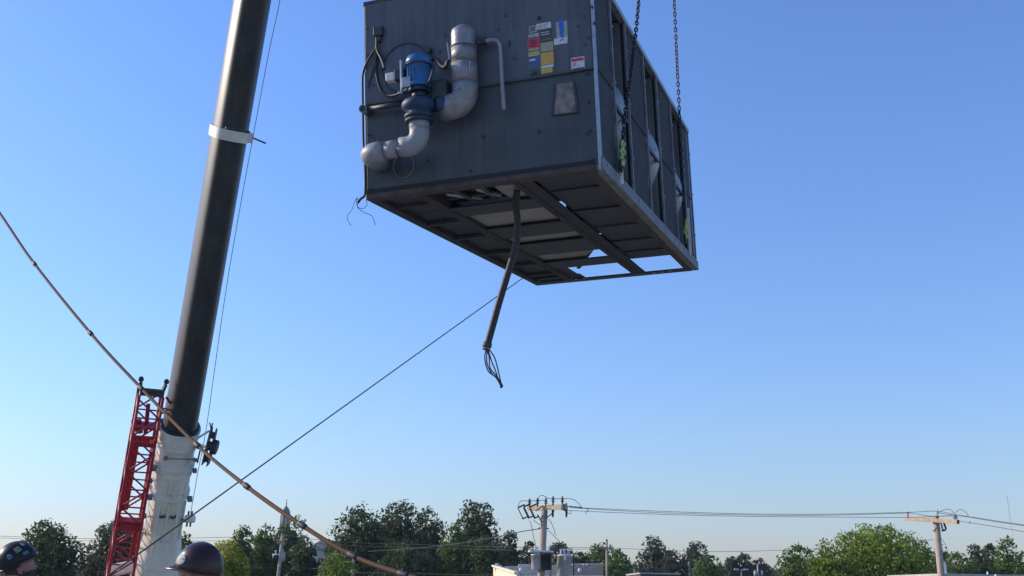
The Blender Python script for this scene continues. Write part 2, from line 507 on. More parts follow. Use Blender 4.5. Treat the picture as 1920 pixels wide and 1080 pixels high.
# lower side rail in jointed lengths
seg = [0.0, 0.92, 1.75, 2.6, 3.5, 4.3, 5.0, UD]
for i in range(7):
    m = MB(); m.box(UW - 0.075, UW + 0.015, seg[i] + 0.002, seg[i + 1] - 0.002, 0.003, 0.128)
    m.build('lower_side_rail', M['rail'], unit, bevel=0.005)
m = MB()
for k in range(16):
    u = 0.2 + k * 0.35
    m.cyl((UW + 0.01, u, 0.09), (UW + 0.026, u, 0.09), 0.012, n=8)
for u in posts[1:]:
    for z in (0.5, 1.1, 1.7):
        m.cyl((UW, u, z), (UW + 0.016, u, z), 0.012, n=8)
m.build('bolts', M['galv'], unit, kind='stuff')

# left side, back, top (mostly unseen from the roof)
m = MB(); m.box(-0.0, 0.016, 0.085, UD, 0.13, UH - 0.02)
m.build('left_side_panel', M['paint'], unit)
m = MB(); m.box(0.02, UW - 0.08, UD - 0.02, UD, 1.25, UH - 0.02)
m.build('back_panel', M['paint'], unit)
m = MB(); m.box(0.02, UW - 0.06, 0.052, UD - 0.02, UH - 0.015, UH + 0.02)
m.build('top_deck', M['paint'], unit)
for u in (0.95, 2.8, 4.6):
    m = MB(); m.lathe([(0.62, 0), (0.62, 0.3), (0.6, 0.3), (0.6, 0.02), (0.1, 0.02), (0.0, 0.06)], 32, Matrix.Translation((1.1, u, UH + 0.021)))
    m.build('fan_ring', M['galv'], unit)

# underside frame
def ub(name, x0, x1, y0, y1, z0, z1, mt, bev=0.004):
    m = MB(); m.box(x0, x1, y0, y1, z0, z1)
    return m.build(name, mt, unit, bevel=bev)
ub('base_channel', 0.0, 0.10, 0.102, UD - 0.2, 0.0, 0.128, M['beam'])
ub('base_channel', UW - 0.16, UW - 0.076, 0.102, UD - 0.2, 0.002, 0.02, M['rust'])
m = MB()
bb = [(0.0, UD - 0.198), (UW - 0.076, UD - 0.198), (UW - 0.076, UD), (0.0, UD)]
m.box(0, UW - 0.078, UD - 0.198, UD - 0.003, 0.0, 0.02); m.box(0, UW - 0.078, UD - 0.02, UD - 0.003, 0.021, 0.05)
m.build('rear_base_channel', M['dark'], unit)
for (px, py) in [(1080, 524), (1095, 522), (1226, 512), (1242, 510), (1257, 508)]:
    p = hit(px, py, 2, -0.001)
    m = MB(); m.cyl((p.x, p.y, -0.004), (p.x, p.y, 0.0), 0.018, n=10)
    m.build('bolt_head', M['white'], unit)
ub('long_beam', 1.50, 1.57, 0.102, UD - 0.2, -0.004, 0.14, M['beam'])
ub('long_beam', 1.575, 1.70, 0.102, UD - 0.2, 0.002, 0.012, M['beam'])
ub('long_beam', 0.50, 0.60, 0.102, UD - 0.2, -0.002, 0.12, M['beam'])
# right bay: the basin sheets with their seams
ys = [0.11, 0.62, 1.5, 2.35, 3.2, 3.9, 4.43]
for i in range(6):
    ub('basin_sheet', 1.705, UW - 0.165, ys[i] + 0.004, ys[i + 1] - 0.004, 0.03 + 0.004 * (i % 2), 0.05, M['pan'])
    if i < 5: ub('basin_seam', 1.705, UW - 0.165, ys[i + 1] - 0.012, ys[i + 1] + 0.012, 0.012, 0.029, M['pan'])
# middle bay: dark cross members under the beige inner panel
for y0, y1 in ((0.72, 1.13), (1.80, 2.38), (2.76, 3.5), (3.97, 4.47)):
    ub('cross_member', 0.602, 1.498, y0, y0 + 0.06, 0.0, 0.02, M['pan'])
    ub('cross_member', 0.602, 1.498, y0 + 0.062, y1, 0.01, 0.02, M['pan'])
m = MB(); m.prism([(0.602, 0.9), (1.25, 0.9), (1.25, 0.3), (1.498, 0.3), (1.498, 3.46), (1.20, 3.95), (1.12, 4.25), (0.602, 4.25)], 0.05, 0.065)
m.build('inner_panel', M['beige'], unit)
m = MB(); m.bar((1.52, 3.45, 0.17), (0.72, 5.3, 0.17), 0.05, 0.05)
m.build('diagonal_brace', M['dark'], unit)
ub('basin_sheet', 0.602, 0.75, 4.5, UD - 0.2, 0.03, 0.045, M['pan'])
ub('basin_sheet', 0.102, 0.498, UD - 0.4, UD - 0.02, 0.024, 0.034, M['pan'])
ub('basin_sheet', 0.602, 0.80, UD - 0.5, UD - 0.02, 0.024, 0.029, M['pan'])
ub('basin_sheet', 0.602, 1.24, 0.12, 0.85, 0.10, 0.115, M['mesh_back'])
ub('cross_member', 0.102, 0.498, 0.5, 0.6, 0.02, 0.11, M['beam'])
for i, (a, b) in enumerate(((0.12, 0.9), (0.91, 1.8), (1.81, 2.4), (2.41, 3.3), (3.31, 4.2), (4.21, UD - 0.21))):
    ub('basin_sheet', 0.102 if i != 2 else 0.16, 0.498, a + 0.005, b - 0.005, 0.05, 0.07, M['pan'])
for y in (1.3, 2.1, 3.1, 4.0, 4.8):
    ub('cross_member', 0.102, 0.498, y, y + 0.05, 0.004, 0.048, M['dark'])
# piping and valves glimpsed in the front part of the middle bay
m = MB()
for a, b in (((0.72, 0.35, 0.06), (0.98, 0.66, 0.06)), ((1.05, 0.3, 0.06), (1.2, 0.6, 0.05)), ((1.32, 0.25, 0.07), (1.3, 0.62, 0.07))):
    m.cyl(a, b, 0.022, n=10)
m.build('drain_pipes', M['galv'], unit)
m = MB()
for a, b in (((0.65, 0.25, 0.08), (1.45, 0.3, 0.08)), ((0.65, 0.55, 0.07), (1.45, 0.58, 0.07)), ((0.85, 0.15, 0.05), (0.9, 0.7, 0.05)), ((1.15, 0.15, 0.05), (1.12, 0.7, 0.05))):
    m.bar(a, b, 0.05, 0.03)
m.build('valve_rack', M['dark'], unit)
# interior tube bundle and drift eliminators, the dark mass inside
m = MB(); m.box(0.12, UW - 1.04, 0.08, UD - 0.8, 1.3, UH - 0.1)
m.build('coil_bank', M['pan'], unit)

# --- pump, motor, pipes on the front (positions read in the unit's frame)
hx, hz = 0.475, 1.285
m = MB(); m.lathe([(0.26, 0.0), (0.262, 0.012), (0.25, 0.018), (0.02, 0.02), (0.0, 0.02)], 40, frame_to((hx, -0.024, hz), (0, -1, 0)))
pl = m.build('access_hatch', M['paint'], unit)
m = MB(); ring = [(hx + 0.255 * math.cos(a), -0.044, hz + 0.255 * math.sin(a)) for a in [2 * PI * k / 40 for k in range(40)]]
m.tube(ring, 0.007, 6, closed=True); m.build('hatch_gasket', M['dark'], pl)
m = MB()
ring = [(0.42 + 0.11 * math.cos(a), -0.012, 0.29 + 0.12 * math.sin(a)) for a in [2 * PI * k / 32 for k in range(32)]]
m.tube(ring, 0.006, 6, closed=True); m.build('lower_port_ring', M['galv_dark'], unit)
ppx, ppy = 0.665, -0.30
pump = MB(); Mx = Matrix.Translation((ppx, ppy, 0))
pump.lathe([(0.0, 1.37), (0.06, 1.368), (0.11, 1.35), (0.125, 1.31), (0.125, 1.27), (0.115, 1.265), (0.112, 1.13), (0.115, 1.08), (0.12, 1.06), (0.12, 1.045), (0.0, 1.045)], 28, Mx)
mo = pump.build('pump_motor', M['blue'], unit)
m = MB()
for k in range(20):
    a = 2 * PI * k / 20
    c, s_ = math.cos(a), math.sin(a)
    m.bar((ppx + 0.114 * c, ppy + 0.114 * s_, 1.08), (ppx + 0.114 * c, ppy + 0.114 * s_, 1.255), 0.006, 0.012)
m.build('cooling_fin', M['blue'], mo, kind='stuff')
m = MB(); ring = [(ppx + 0.126 * math.cos(a), ppy + 0.126 * math.sin(a), 1.262) for a in [2 * PI * k / 28 for k in range(28)]]
m.tube(ring, 0.008, 6, closed=True); m.build('motor_band', M['dark'], mo)
m = MB(); m.box(ppx - 0.235, ppx - 0.125, ppy - 0.06, ppy + 0.04, 1.14, 1.25); m.build('motor_terminal_box', M['blue_dirty'], unit, bevel=0.008)
m = MB(); m.box(ppx - 0.33, ppx - 0.24, ppy - 0.05, ppy + 0.03, 1.15, 1.23); m.build('conduit_fitting', M['white'], unit, bevel=0.008)
m = MB(); m.box(ppx - 0.145, ppx - 0.125, ppy - 0.11, ppy - 0.085, 1.0, 1.31); m.box(ppx - 0.17, ppx - 0.126, ppy - 0.11, ppy - 0.085, 0.975, 0.998); m.build('mounting_bracket', M['galv'], unit, bevel=0.003)
m = MB(); m.box(ppx - 0.12, ppx - 0.03, ppy - 0.135, ppy - 0.12, 1.02, 1.12); m.build('name_plate', M['galv'], unit, bevel=0.003)
m = MB(); m.cyl((ppx, ppy, 1.0), (ppx, ppy, 1.044), 0.10, n=20); m.cyl((ppx, ppy, 0.93), (ppx, ppy, 0.999), 0.07, n=20)
m.build('pump_coupling', M['blue_dirty'], unit)
m = MB(); m.lathe([(0.0, 0.93), (0.10, 0.928), (0.15, 0.91), (0.168, 0.88), (0.168, 0.845), (0.15, 0.82), (0.12, 0.805), (0.12, 0.77), (0.145, 0.768), (0.145, 0.74), (0.12, 0.738), (0.12, 0.725), (0.14, 0.723), (0.14, 0.7), (0.1, 0.695), (0.0, 0.695)], 28, Mx)
pv = m.build('pump_volute', M['blue_dirty'], unit)
m = MB()
for k in range(8):
    a = 2 * PI * k / 8 + 0.2
    m.cyl((ppx + 0.13 * math.cos(a), ppy + 0.13 * math.sin(a), 0.715), (ppx + 0.13 * math.cos(a), ppy + 0.13 * math.sin(a), 0.785), 0.012, n=8)
m.build('flange_bolt', M['rust'], pv, kind='stuff')
m = MB(); m.cyl((ppx + 0.15, ppy + 0.03, 0.87), (0.93, -0.2, 0.87), 0.075, n=20); m.build('pump_outlet', M['blue_dirty'], unit)
m = MB(); m.box(ppx + 0.09, ppx + 0.27, -0.27, -0.03, 0.90, 1.12); m.build('valve_body', M['dark'], unit, bevel=0.03)
# white pvc suction pipe with its two bends
zc = 0.50
m = MB(); m.cyl((ppx, ppy, 0.69), (ppx, ppy, 0.60), 0.098, n=28); m.build('pvc_socket', M['pvc'], unit, bevel=0.004)
el = [(ppx, ppy, 0.60), (ppx, ppy, 0.56)] + [(ppx - 0.12 + 0.12 * math.cos(a), ppy, 0.56 - 0.12 * math.sin(a)) for a in [PI / 2 * k / 8 for k in range(1, 9)]] + [(ppx - 0.20, ppy, 0.44)]
m = MB(); m.tube(el, 0.096, 28); m.build('pvc_elbow', M['pvc'], unit)
m = MB(); m.cyl((ppx - 0.20, ppy, 0.44), (ppx - 0.37, ppy, 0.43), 0.085, n=28); m.build('pvc_pipe', M['pvc'], unit)
x0 = ppx - 0.36
el = [(x0 + 0.0, ppy, 0.43), (x0 - 0.08, ppy, 0.427)] + [(x0 - 0.08 - 0.12 * math.sin(a), ppy + 0.12 - 0.12 * math.cos(a), 0.427 - 0.0 * a) for a in [PI / 2 * k / 8 for k in range(1, 9)]] + [(x0 - 0.20, -0.003, 0.425)]
m = MB(); m.tube(el, 0.1, 28); m.build('pvc_elbow', M['pvc'], unit)
for xx in (ppx - 0.205, x0 - 0.02):
    m = MB(); m.tube([(xx, ppy + 0.1 * math.cos(a), 0.435 + 0.1 * math.sin(a)) for a in [2 * PI * k / 28 for k in range(28)]], 0.004, 6, closed=True); m.build('pipe_joint', M['dark'], unit)
# aluminium clad riser
dx, dy = 1.105, -0.17
m = MB(); m.cyl((dx, dy, 1.08), (dx, dy, 1.285), 0.125, n=28); m.build('clad_riser', M['alu'], unit)
m = MB(); m.cyl((dx, dy, 1.29), (dx, dy, 1.44), 0.123, n=28); m.build('clad_riser', M['alu'], unit)
m = MB(); m.lathe([(0.12, 0), (0.12, 0.14), (0.112, 0.175), (0.08, 0.2), (0.03, 0.205), (0, 0.205)], 28, Matrix.Translation((dx, dy, 1.442))); m.build('riser_cap', M['alu'], unit)
el = [(dx, dy, 1.078), (dx, dy, 1.0)] + [(dx - 0.13 + 0.13 * math.cos(a), dy, 1.0 - 0.13 * math.sin(a)) for a in [PI / 2 * k / 9 for k in range(1, 10)]] + [(dx - 0.24, dy + 0.02, 0.87)]
m = MB(); m.tube(el, 0.126, 28); m.build('clad_elbow', M['alu'], unit)
for z in (1.287, 1.079, 1.441):
    m = MB(); m.tube([(dx + 0.127 * math.cos(a), dy + 0.127 * math.sin(a), z) for a in [2 * PI * k / 28 for k in range(28)]], 0.006, 6, closed=True); m.build('cladding_band', M['galv_dark'], unit)
for a, b in (((dx - 0.05, dy - 0.14, 0.985), (dx + 0.01, dy - 0.14, 0.99)), ((dx - 0.1, dy - 0.14, 0.93), (dx - 0.06, dy - 0.145, 0.89)), ((dx + 0.09, dy - 0.1, 1.14), (dx + 0.1, dy - 0.11, 1.25)), ((dx - 0.13, dy - 0.06, 1.32), (dx - 0.15, dy - 0.05, 1.5))):
    m = MB(); m.bar(a, b, 0.012, 0.006); m.build('cladding_strap', M['galv'], unit)
# thin white conduit beside the riser
pts = [(dx + 0.11, dy, 1.42), (1.25, -0.1, 1.425)]
m = MB(); m.cyl((dx + 0.11, dy, 1.395), (1.27, -0.1, 1.41), 0.02, n=12); m.box(1.245, 1.3, -0.13, -0.07, 1.39, 1.45); m.build('conduit_union', M['dark'], unit)
cp = [(1.3, -0.1, 1.42), (1.36, -0.1, 1.42), (1.41, -0.1, 1.405), (1.44, -0.1, 1.36), (1.447, -0.1, 1.3), (1.452, -0.1, 1.0), (1.462, -0.1, 0.70)]
m = MB(); m.tube(spline(cp, 6), 0.019, 12); m.build('vent_conduit', M['pvc'], unit)
# junction box, cables, small parts
m = MB(); m.box(0.115, 0.215, -0.07, -0.0225, 1.70, 1.80); m.box(0.14, 0.19, -0.06, -0.0225, 1.64, 1.695); m.build('junction_box', M['dark'], unit, bevel=0.008)
def cable(name, pts, r, mt, par=unit, n=6):
    m = MB(); m.tube(spline(pts, n), r, 8); return m.build(name, mt, par)
cable('flex_cable', [(0.165, -0.05, 1.66), (0.165, -0.05, 1.57), (0.12, -0.05, 1.5), (0.05, -0.05, 1.40), (0.0, -0.03, 1.31), (-0.012, -0.02, 1.2), (-0.012, -0.02, 1.0), (-0.01, -0.02, 0.6), (0.005, -0.02, 0.3), (0.0, -0.02, 0.06), (-0.04, -0.03, 0.01), (-0.075, -0.03, -0.03)], 0.012, M['black'])
cable('flex_cable', [(0.17, -0.05, 1.64), (0.175, -0.06, 1.52), (0.24, -0.1, 1.40), (0.32, -0.2, 1.25), (ppx - 0.33, ppy, 1.19)], 0.014, M['black'])
cable('flex_cable', [(0.165, -0.05, 1.5), (0.15, -0.04, 1.3), (0.2, -0.04, 1.1), (0.3, -0.05, 1.02), (0.45, -0.12, 1.0), (0.6, -0.2, 1.01)], 0.012, M['black'])
cable('bonding_cable', [(ppx + 0.1, ppy - 0.05, 1.02), (ppx + 0.17, ppy - 0.12, 1.06), (ppx + 0.2, ppy - 0.1, 1.18), (ppx + 0.15, ppy, 1.25)], 0.012, M['black'])
cable('sensor_wire', [(0.76, -0.04, 1.43), (0.83, -0.06, 1.34), (0.88, -0.08, 1.32), (0.9, -0.08, 1.37), (0.96, -0.07, 1.38), (1.0, -0.08, 1.28), (0.98, -0.1, 1.15)], 0.02, M['dark'])
m = MB(); m.cyl((0.02, -0.13, 0.93), (0.02, -0.02, 0.93), 0.042, n=20); m.build('pipe_stub', M['galv_dark'], unit)
m = MB(); m.cyl((0.02, -0.133, 0.93), (0.02, -0.1305, 0.93), 0.032, n=20); m.build('stub_bore', M['black'], unit)
m = MB(); m.cyl((0.062, -0.09, 0.93), (0.5, -0.13, 0.915), 0.026, n=12); m.build('drain_pipe', M['dark'], unit)
m = MB(); m.prism([(-0.07, 0), (0.07, 0), (0.0, 0.1)], 0, 0.03, Matrix.Translation((0.655, -0.03, 1.42)) @ Matrix.Rotation(PI / 2, 4, 'X')); m.build('lifting_lug', M['dark'], unit, bevel=0.004)
m = MB(); m.cyl((0.66, -0.07, 1.53), (0.66, -0.02, 1.53), 0.035, n=14); m.build('lug_plate', M['dark'], unit)
for a, b in (((0.17, -0.028, 1.5), (0.05, -0.028, 1.15)), ((0.18, -0.028, 1.5), (0.34, -0.028, 1.28))):
    m = MB(); m.bar(a, b, 0.02, 0.01); m.build('cable_bracket', M['paint_low'], unit)
# set each assembly at its place on the sheet
def shift(names, dx, dz):
    for o in list(C.objects):
        if o.parent is unit and o.name.split('.')[0] in names and not o.get('set_in_place'):
            o.location.x += dx; o.location.z += dz; o['set_in_place'] = 1
shift(('pump_motor', 'motor_terminal_box', 'conduit_fitting', 'mounting_bracket', 'name_plate', 'pump_coupling', 'pump_volute', 'pump_outlet', 'valve_body', 'bonding_cable', 'lifting_lug', 'lug_plate'), 0.065, -0.10)
shift(('pvc_socket', 'pvc_elbow', 'pvc_pipe', 'pipe_joint'), 0.06, -0.06)
shift(('clad_riser', 'riser_cap', 'clad_elbow', 'cladding_band', 'cladding_strap', 'sensor_wire'), 0.045, -0.11)
shift(('conduit_union', 'vent_conduit'), 0.05, -0.03)
shift(('pipe_stub', 'stub_bore', 'drain_pipe', 'junction_box'), 0.02, -0.03)
for o in C.objects:
    if 'set_in_place' in o: del o['set_in_place']
m = MB(); m.box(0.02, UW - 0.052, -0.008, -0.0045, 0.052, 0.10); m.build('sill_strip', M['mesh_back'], unit)
# stickers on the front
def sticker(px0, py0, px1, py1, mt, y=-0.0235, sk=-0.15, name='warning_sticker'):
    """sheet between two opposite pixel corners, given true thickness"""
    cx_ = (px0 + px1) / 2; cy_ = (py0 + py1) / 2
    c = F(cx_, cy_, -0.022); w = abs(F(px1, cy_ + sk * (px1 - cx_), -0.022).x - F(px0, cy_ + sk * (px0 - cx_), -0.022).x); h = abs(F(cx_, py0, -0.022).z - F(cx_, py1, -0.022).z)
    m = MB(); m.box(c.x - w / 2, c.x + w / 2, y, -0.0225, c.z - h / 2, c.z + h / 2)
    return m.build(name, mt, unit), c, w, h
def lines(o, c, w, h, n, mt, y=-0.0245, fr=0.8):
    m = MB()
    rg = random.Random(int(c.x * 1000))
    for k in range(n):
        z = c.z + h * (0.5 - (k + 1) / (n + 1)); ww = w * fr * rg.uniform(0.6, 1)
        x = c.x - w * fr / 2
        m.box(x, x + ww, y, -0.0236, z - h * 0.2 / n, z + h * 0.2 / n)
    m.build('print', mt, o, kind='stuff')
o, c, w, h = sticker(1006, 43, 1033, 54, M['st_white']); lines(o, c, w, h, 2, M['st_grey'])
o, c, w, h = sticker(992, 48, 1006, 61, M['st_grey']); lines(o, c, w, h, 3, M['st_black'])
o, c, w, h = sticker(1012, 56, 1034, 69, M['st_black']); lines(o, c, w, h, 2, M['st_grey'])
o, c, w, h = sticker(1014, 71, 1036, 78, M['st_black'])
tcv = bpy.data.curves.new('lettering', 'FONT'); tcv.body = 'CAUTION'; tcv.size = 0.023; tcv.align_x = 'CENTER'; tcv.align_y = 'CENTER'; tcv.extrude = 0.0006
tmp = bpy.data.objects.new('tmp', tcv); C.objects.link(tmp); bpy.context.view_layer.update()
tme = bpy.data.meshes.new_from_object(tmp.evaluated_get(bpy.context.evaluated_depsgraph_get())); bpy.data.objects.remove(tmp); tme.materials.clear(); tme.materials.append(M['st_olive'])
tob = bpy.data.objects.new('lettering', tme); C.objects.link(tob); tob.parent = o; tob.location = (c.x, -0.0246, c.z); tob.rotation_euler = (PI / 2, 0, 0); tob['kind'] = 'stuff'
o, c, w, h = sticker(990, 63, 1011, 70, M['st_grey'])
o, c, w, h = sticker(989, 72, 1012, 90, M['st_red']); lines(o, c, w, h, 3, M['st_black'], fr=0.7)
o, c, w, h = sticker(991, 90, 1012, 95, M['st_olive'])
o, c, w, h = sticker(1014, 79, 1037, 96, M['st_olive']); lines(o, c, w, h, 4, M['st_grey'])
o, c, w, h = sticker(990, 97, 1012, 105, M['st_yellow']); lines(o, c, w, h, 1, M['st_olive'])
o, c, w, h = sticker(1014, 98, 1038, 121, M['st_orange']); lines(o, c, w, h, 4, M['st_yellow'])
o, c, w, h = sticker(991, 108, 1012, 116, M['st_blue']); lines(o, c, w, h, 1, M['st_white'])
o, c, w, h = sticker(993, 118, 1011, 129, M['st_teal'])
o, c, w, h = sticker(1014, 122, 1038, 127, M['st_white'])
o, c, w, h = sticker(1015, 128, 1036, 137, M['st_yellow']); lines(o, c, w, h, 1, M['st_orange'])
p = F(1003, 140, -0.022); m = MB(); m.cyl((p.x, -0.026, p.z), (p.x, -0.0225, p.z), 0.046, n=24); o = m.build('round_plate', M['black'], unit)
m = MB(); m.tube([(p.x + 0.034 * math.cos(a), -0.028, p.z + 0.034 * math.sin(a)) for a in [2 * PI * k / 24 for k in range(24)]], 0.003, 6, closed=True); m.build('plate_ring', M['galv_dark'], o)
o, c, w, h = sticker(1071, 107, 1096, 132, M['st_white'])
m = MB(); m.box(c.x - w * 0.46, c.x + w * 0.46, -0.0252, -0.0236, c.z + h * 0.2, c.z + h * 0.42); m.build('print_band', M['st_red'], o)
m = MB(); m.box(c.x - w * 0.46, c.x + w * 0.46, -0.0252, -0.0236, c.z - h * 0.46, c.z - h * 0.32); m.build('print_band', M['st_black'], o)
m = MB(); m.bar((c.x - w * 0.38, -0.0245, c.z + h * 0.12), (c.x - w * 0.12, -0.0245, c.z - h * 0.2), 0.008, 0.002); m.bar((c.x - w * 0.38, -0.0245, c.z - h * 0.2), (c.x - w * 0.12, -0.0245, c.z + h * 0.12), 0.008, 0.002); m.build('print_symbol', M['st_red'], o)
o, c, w, h = sticker(1043, 40, 1064, 76, M['st_grey'], name='torn_notice')
bl = MB(); bl.prism([(-0.024, 0.09), (0.026, 0.09), (0.018, -0.08), (-0.012, -0.08)], 0, 0.002, Matrix.Translation((c.x - 0.005, -0.0237, c.z + 0.02)) @ Matrix.Rotation(PI / 2, 4, 'X')); bl.build('blue_mark', M['st_blue'], o)
m = MB(); m.bar((c.x - 0.02, -0.025, c.z - 0.1), (c.x + 0.02, -0.025, c.z - 0.07), 0.012, 0.002, up=(0, 1, 0)); m.build('blue_mark', M['st_blue'], o)
o, c, w, h = sticker(1039, 71, 1064, 83, M['st_white'], y=-0.026, name='torn_notice')
p = F(1011, 34, -0.022); m = MB(); m.cyl((p.x, -0.03, p.z), (p.x, -0.0225, p.z), 0.02, n=16); m.build('grommet', M['black'], unit)
p = F(955, 82, -0.022); m = MB(); m.prism([(-0.014, -0.03), (0.012, -0.026), (0.016, 0.03), (0.0, 0.034)], 0, 0.006, Matrix.Translation((p.x, -0.0226, p.z)) @ Matrix.Rotation(PI / 2, 4, 'X')); m.build('dent', M['dark'], unit)
# dented square plate with peeled paper on the lower sheet
pc = [F(1041, 158, -0.004), F(1076, 154, -0.004), F(1084, 211, -0.004), F(1036, 217, -0.004)]
m = MB()
cxx = sum(p.x for p in pc) / 4; czz = sum(p.z for p in pc) / 4
vs = [(p.x, -0.006, p.z) for p in pc] + [(cxx + 0.02, -0.03, czz + 0.06), (cxx - 0.05, -0.022, czz - 0.04), (cxx + 0.05, -0.012, czz - 0.09)]
m.add(vs, [(0, 4, 1), (0, 5, 4), (3, 5, 0), (3, 6, 5), (3, 2, 6), (6, 2, 1), (6, 1, 4), (5, 6, 4)]); m.build('dented_plate', M['paper'], unit)
m = MB()
for a, b in ((pc[0], pc[3]), (pc[1], pc[2]), (pc[3], pc[2])):
    m.bar((a.x, -0.012, a.z), (b.x, -0.012, b.z), 0.022, 0.012)
m.build('plate_rim', M['dark'], unit)

# ------------------------------------------------------------------ cable hanging under the unit
UP0 = UM @ Vector((1.44, 0.42, 0.03))
hose = thing('hanging_power_cable', 'thick black flexible conduit with stripped wires dangling beneath the lifted unit', 'cable', UP0)
dz0 = (UP0 - CAM).dot(FW)
path = [(962, 360), (967, 385), (970, 410), (970, 440), (965, 470), (950, 520), (935, 570), (924, 610), (914, 646)]
pp = [UP0] + [W(x, y, dz0 + 0.02 - 0.15 * (i / 8)) for i, (x, y) in enumerate(path[1:])]
m = MB(); sp = spline(pp, 8)
m.tube(sp, [0.034 + 0.0012 * (i % 2) for i in range(len(sp))], 14); rel(m, hose).build('conduit', M['black'], hose)
e = pp[-1]; dn = (pp[-1] - pp[-2]).normalized()
m = MB(); m.cyl(e - dn * 0.02, e + dn * 0.03, 0.044, n=16); m.cyl(e + dn * 0.034, e + dn * 0.06, 0.037, n=16); rel(m, hose).build('coupling', M['dark'], hose)
de = dz0 - 0.13
for k, pts in enumerate([[(911, 655), (909, 672), (915, 695), (930, 708), (941, 727)], [(913, 655), (913, 680), (922, 700), (936, 712), (939, 728)], [(915, 655), (922, 678), (929, 695), (934, 710), (943, 724)], [(917, 655), (927, 670), (933, 690), (937, 708), (942, 727)], [(912, 655), (917, 668), (919, 690), (931, 705), (938, 720)]]):
    q = [W(x, y, de + 0.015 * (k - 2)) for x, y in pts]
    m = MB(); m.tube(spline(q, 6), 0.0065, 6); rel(m, hose).build('wire', M['black'], hose)
p0 = W(966, 462, dz0 - 0.1); m = MB(); m.cyl(p0, p0 + Vector((0.05, 0, -0.0)), 0.02, n=10); rel(m, hose).build('cable_tie', M['dark'], hose)
# thin loose wires at the left lower corner
UP1 = UM @ Vector((-0.075, -0.03, -0.03)); d1 = (UP1 - CAM).dot(FW)
lw = thing('loose_wires', 'thin loose wires curling off the lower left corner of the lifted unit', 'wires', UP1)
for pts in ([(673, 378), (668, 372), (660, 392), (651, 408), (658, 423)], [(673, 378), (670, 388), (682, 398), (697, 405), (704, 422)], [(686, 375), (688, 385), (680, 391), (671, 388), (668, 378), (671, 370)]):
    q = [W(x, y, d1) for x, y in pts]
    m = MB(); m.tube(spline(q, 8), 0.003, 5); rel(m, lw).build('wire', M['black'], lw)

# ------------------------------------------------------------------ lifting chains with hi-vis slings
def make_link(L_=0.078, Wd=0.05, r=0.0085):
    pts = []
    hl = L_ / 2 - Wd / 2; hw = Wd / 2 - r
    for k in range(6): a = -PI / 2 + PI * k / 5; pts.append((hw * math.cos(a + 0) * 0 + hw * math.sin(a) * 1, 0, hl + hw * math.cos(a)))
    for k in range(6): a = -PI / 2 + PI * k / 5; pts.append((-hw * math.sin(a), 0, -hl - hw * math.cos(a)))
    m = MB(); m.tube(pts, r, 6, closed=True)
    me = bpy.data.meshes.new('link'); me.from_pydata(m.v, [], m.f); me.polygons.foreach_set('use_smooth', m.sm); me.materials.append(M['chain']); me.update()
    return me
link_me = make_link()
def chain(label, pts):
    root = thing('lifting_chain', label, 'chain', pts[0], 'lifting chains')
    P = spline(pts, 10); seg_ = [0]
    for a, b in zip(P, P[1:]): seg_.append(seg_[-1] + (b - a).length)
    pitch = 0.078 - 2 * 0.0085 - 0.001
    n = int(seg_[-1] / pitch)
    for k in range(n):
        s = k * pitch + 0.03
        j = max(i for i in range(len(seg_)) if seg_[i] <= s); j = min(j, len(P) - 2)
        t = (s - seg_[j]) / (seg_[j + 1] - seg_[j]); p = P[j].lerp(P[j + 1], t); d = (P[j + 1] - P[j]).normalized()
        o = bpy.data.objects.new('link', link_me); C.objects.link(o); o.parent = root
        o.matrix_local = Matrix.Translation(p - root.location) @ frame_to((0, 0, 0), d, (1, 0.25, 0)) @ Matrix.Rotation((PI / 2 if k % 2 else 0) + 0.35 * math.sin(k * 0.37), 4, 'Z')
    return root
X0 = UW + 0.06
c1 = [UM @ hit(x, y, 0, X0) for x, y in ((1167, 272), (1172, 215), (1184, 130), (1191, 70), (1198, 0))]
c1.append(c1[-1] + (c1[-1] - c1[-2]) * 1.6)
chain('lifting chain nearer the front of the unit, slanting up to the right', c1)
c2 = [UM @ hit(x, y, 0, X0) for x, y in ((1284, 412), (1280, 330), (1274, 215), (1269, 110), (1264, 0))]
c2.append(c2[-1] + (c2[-1] - c2[-2]) * 1.6)
chain('lifting chain at the far end of the unit, hanging nearly straight', c2)
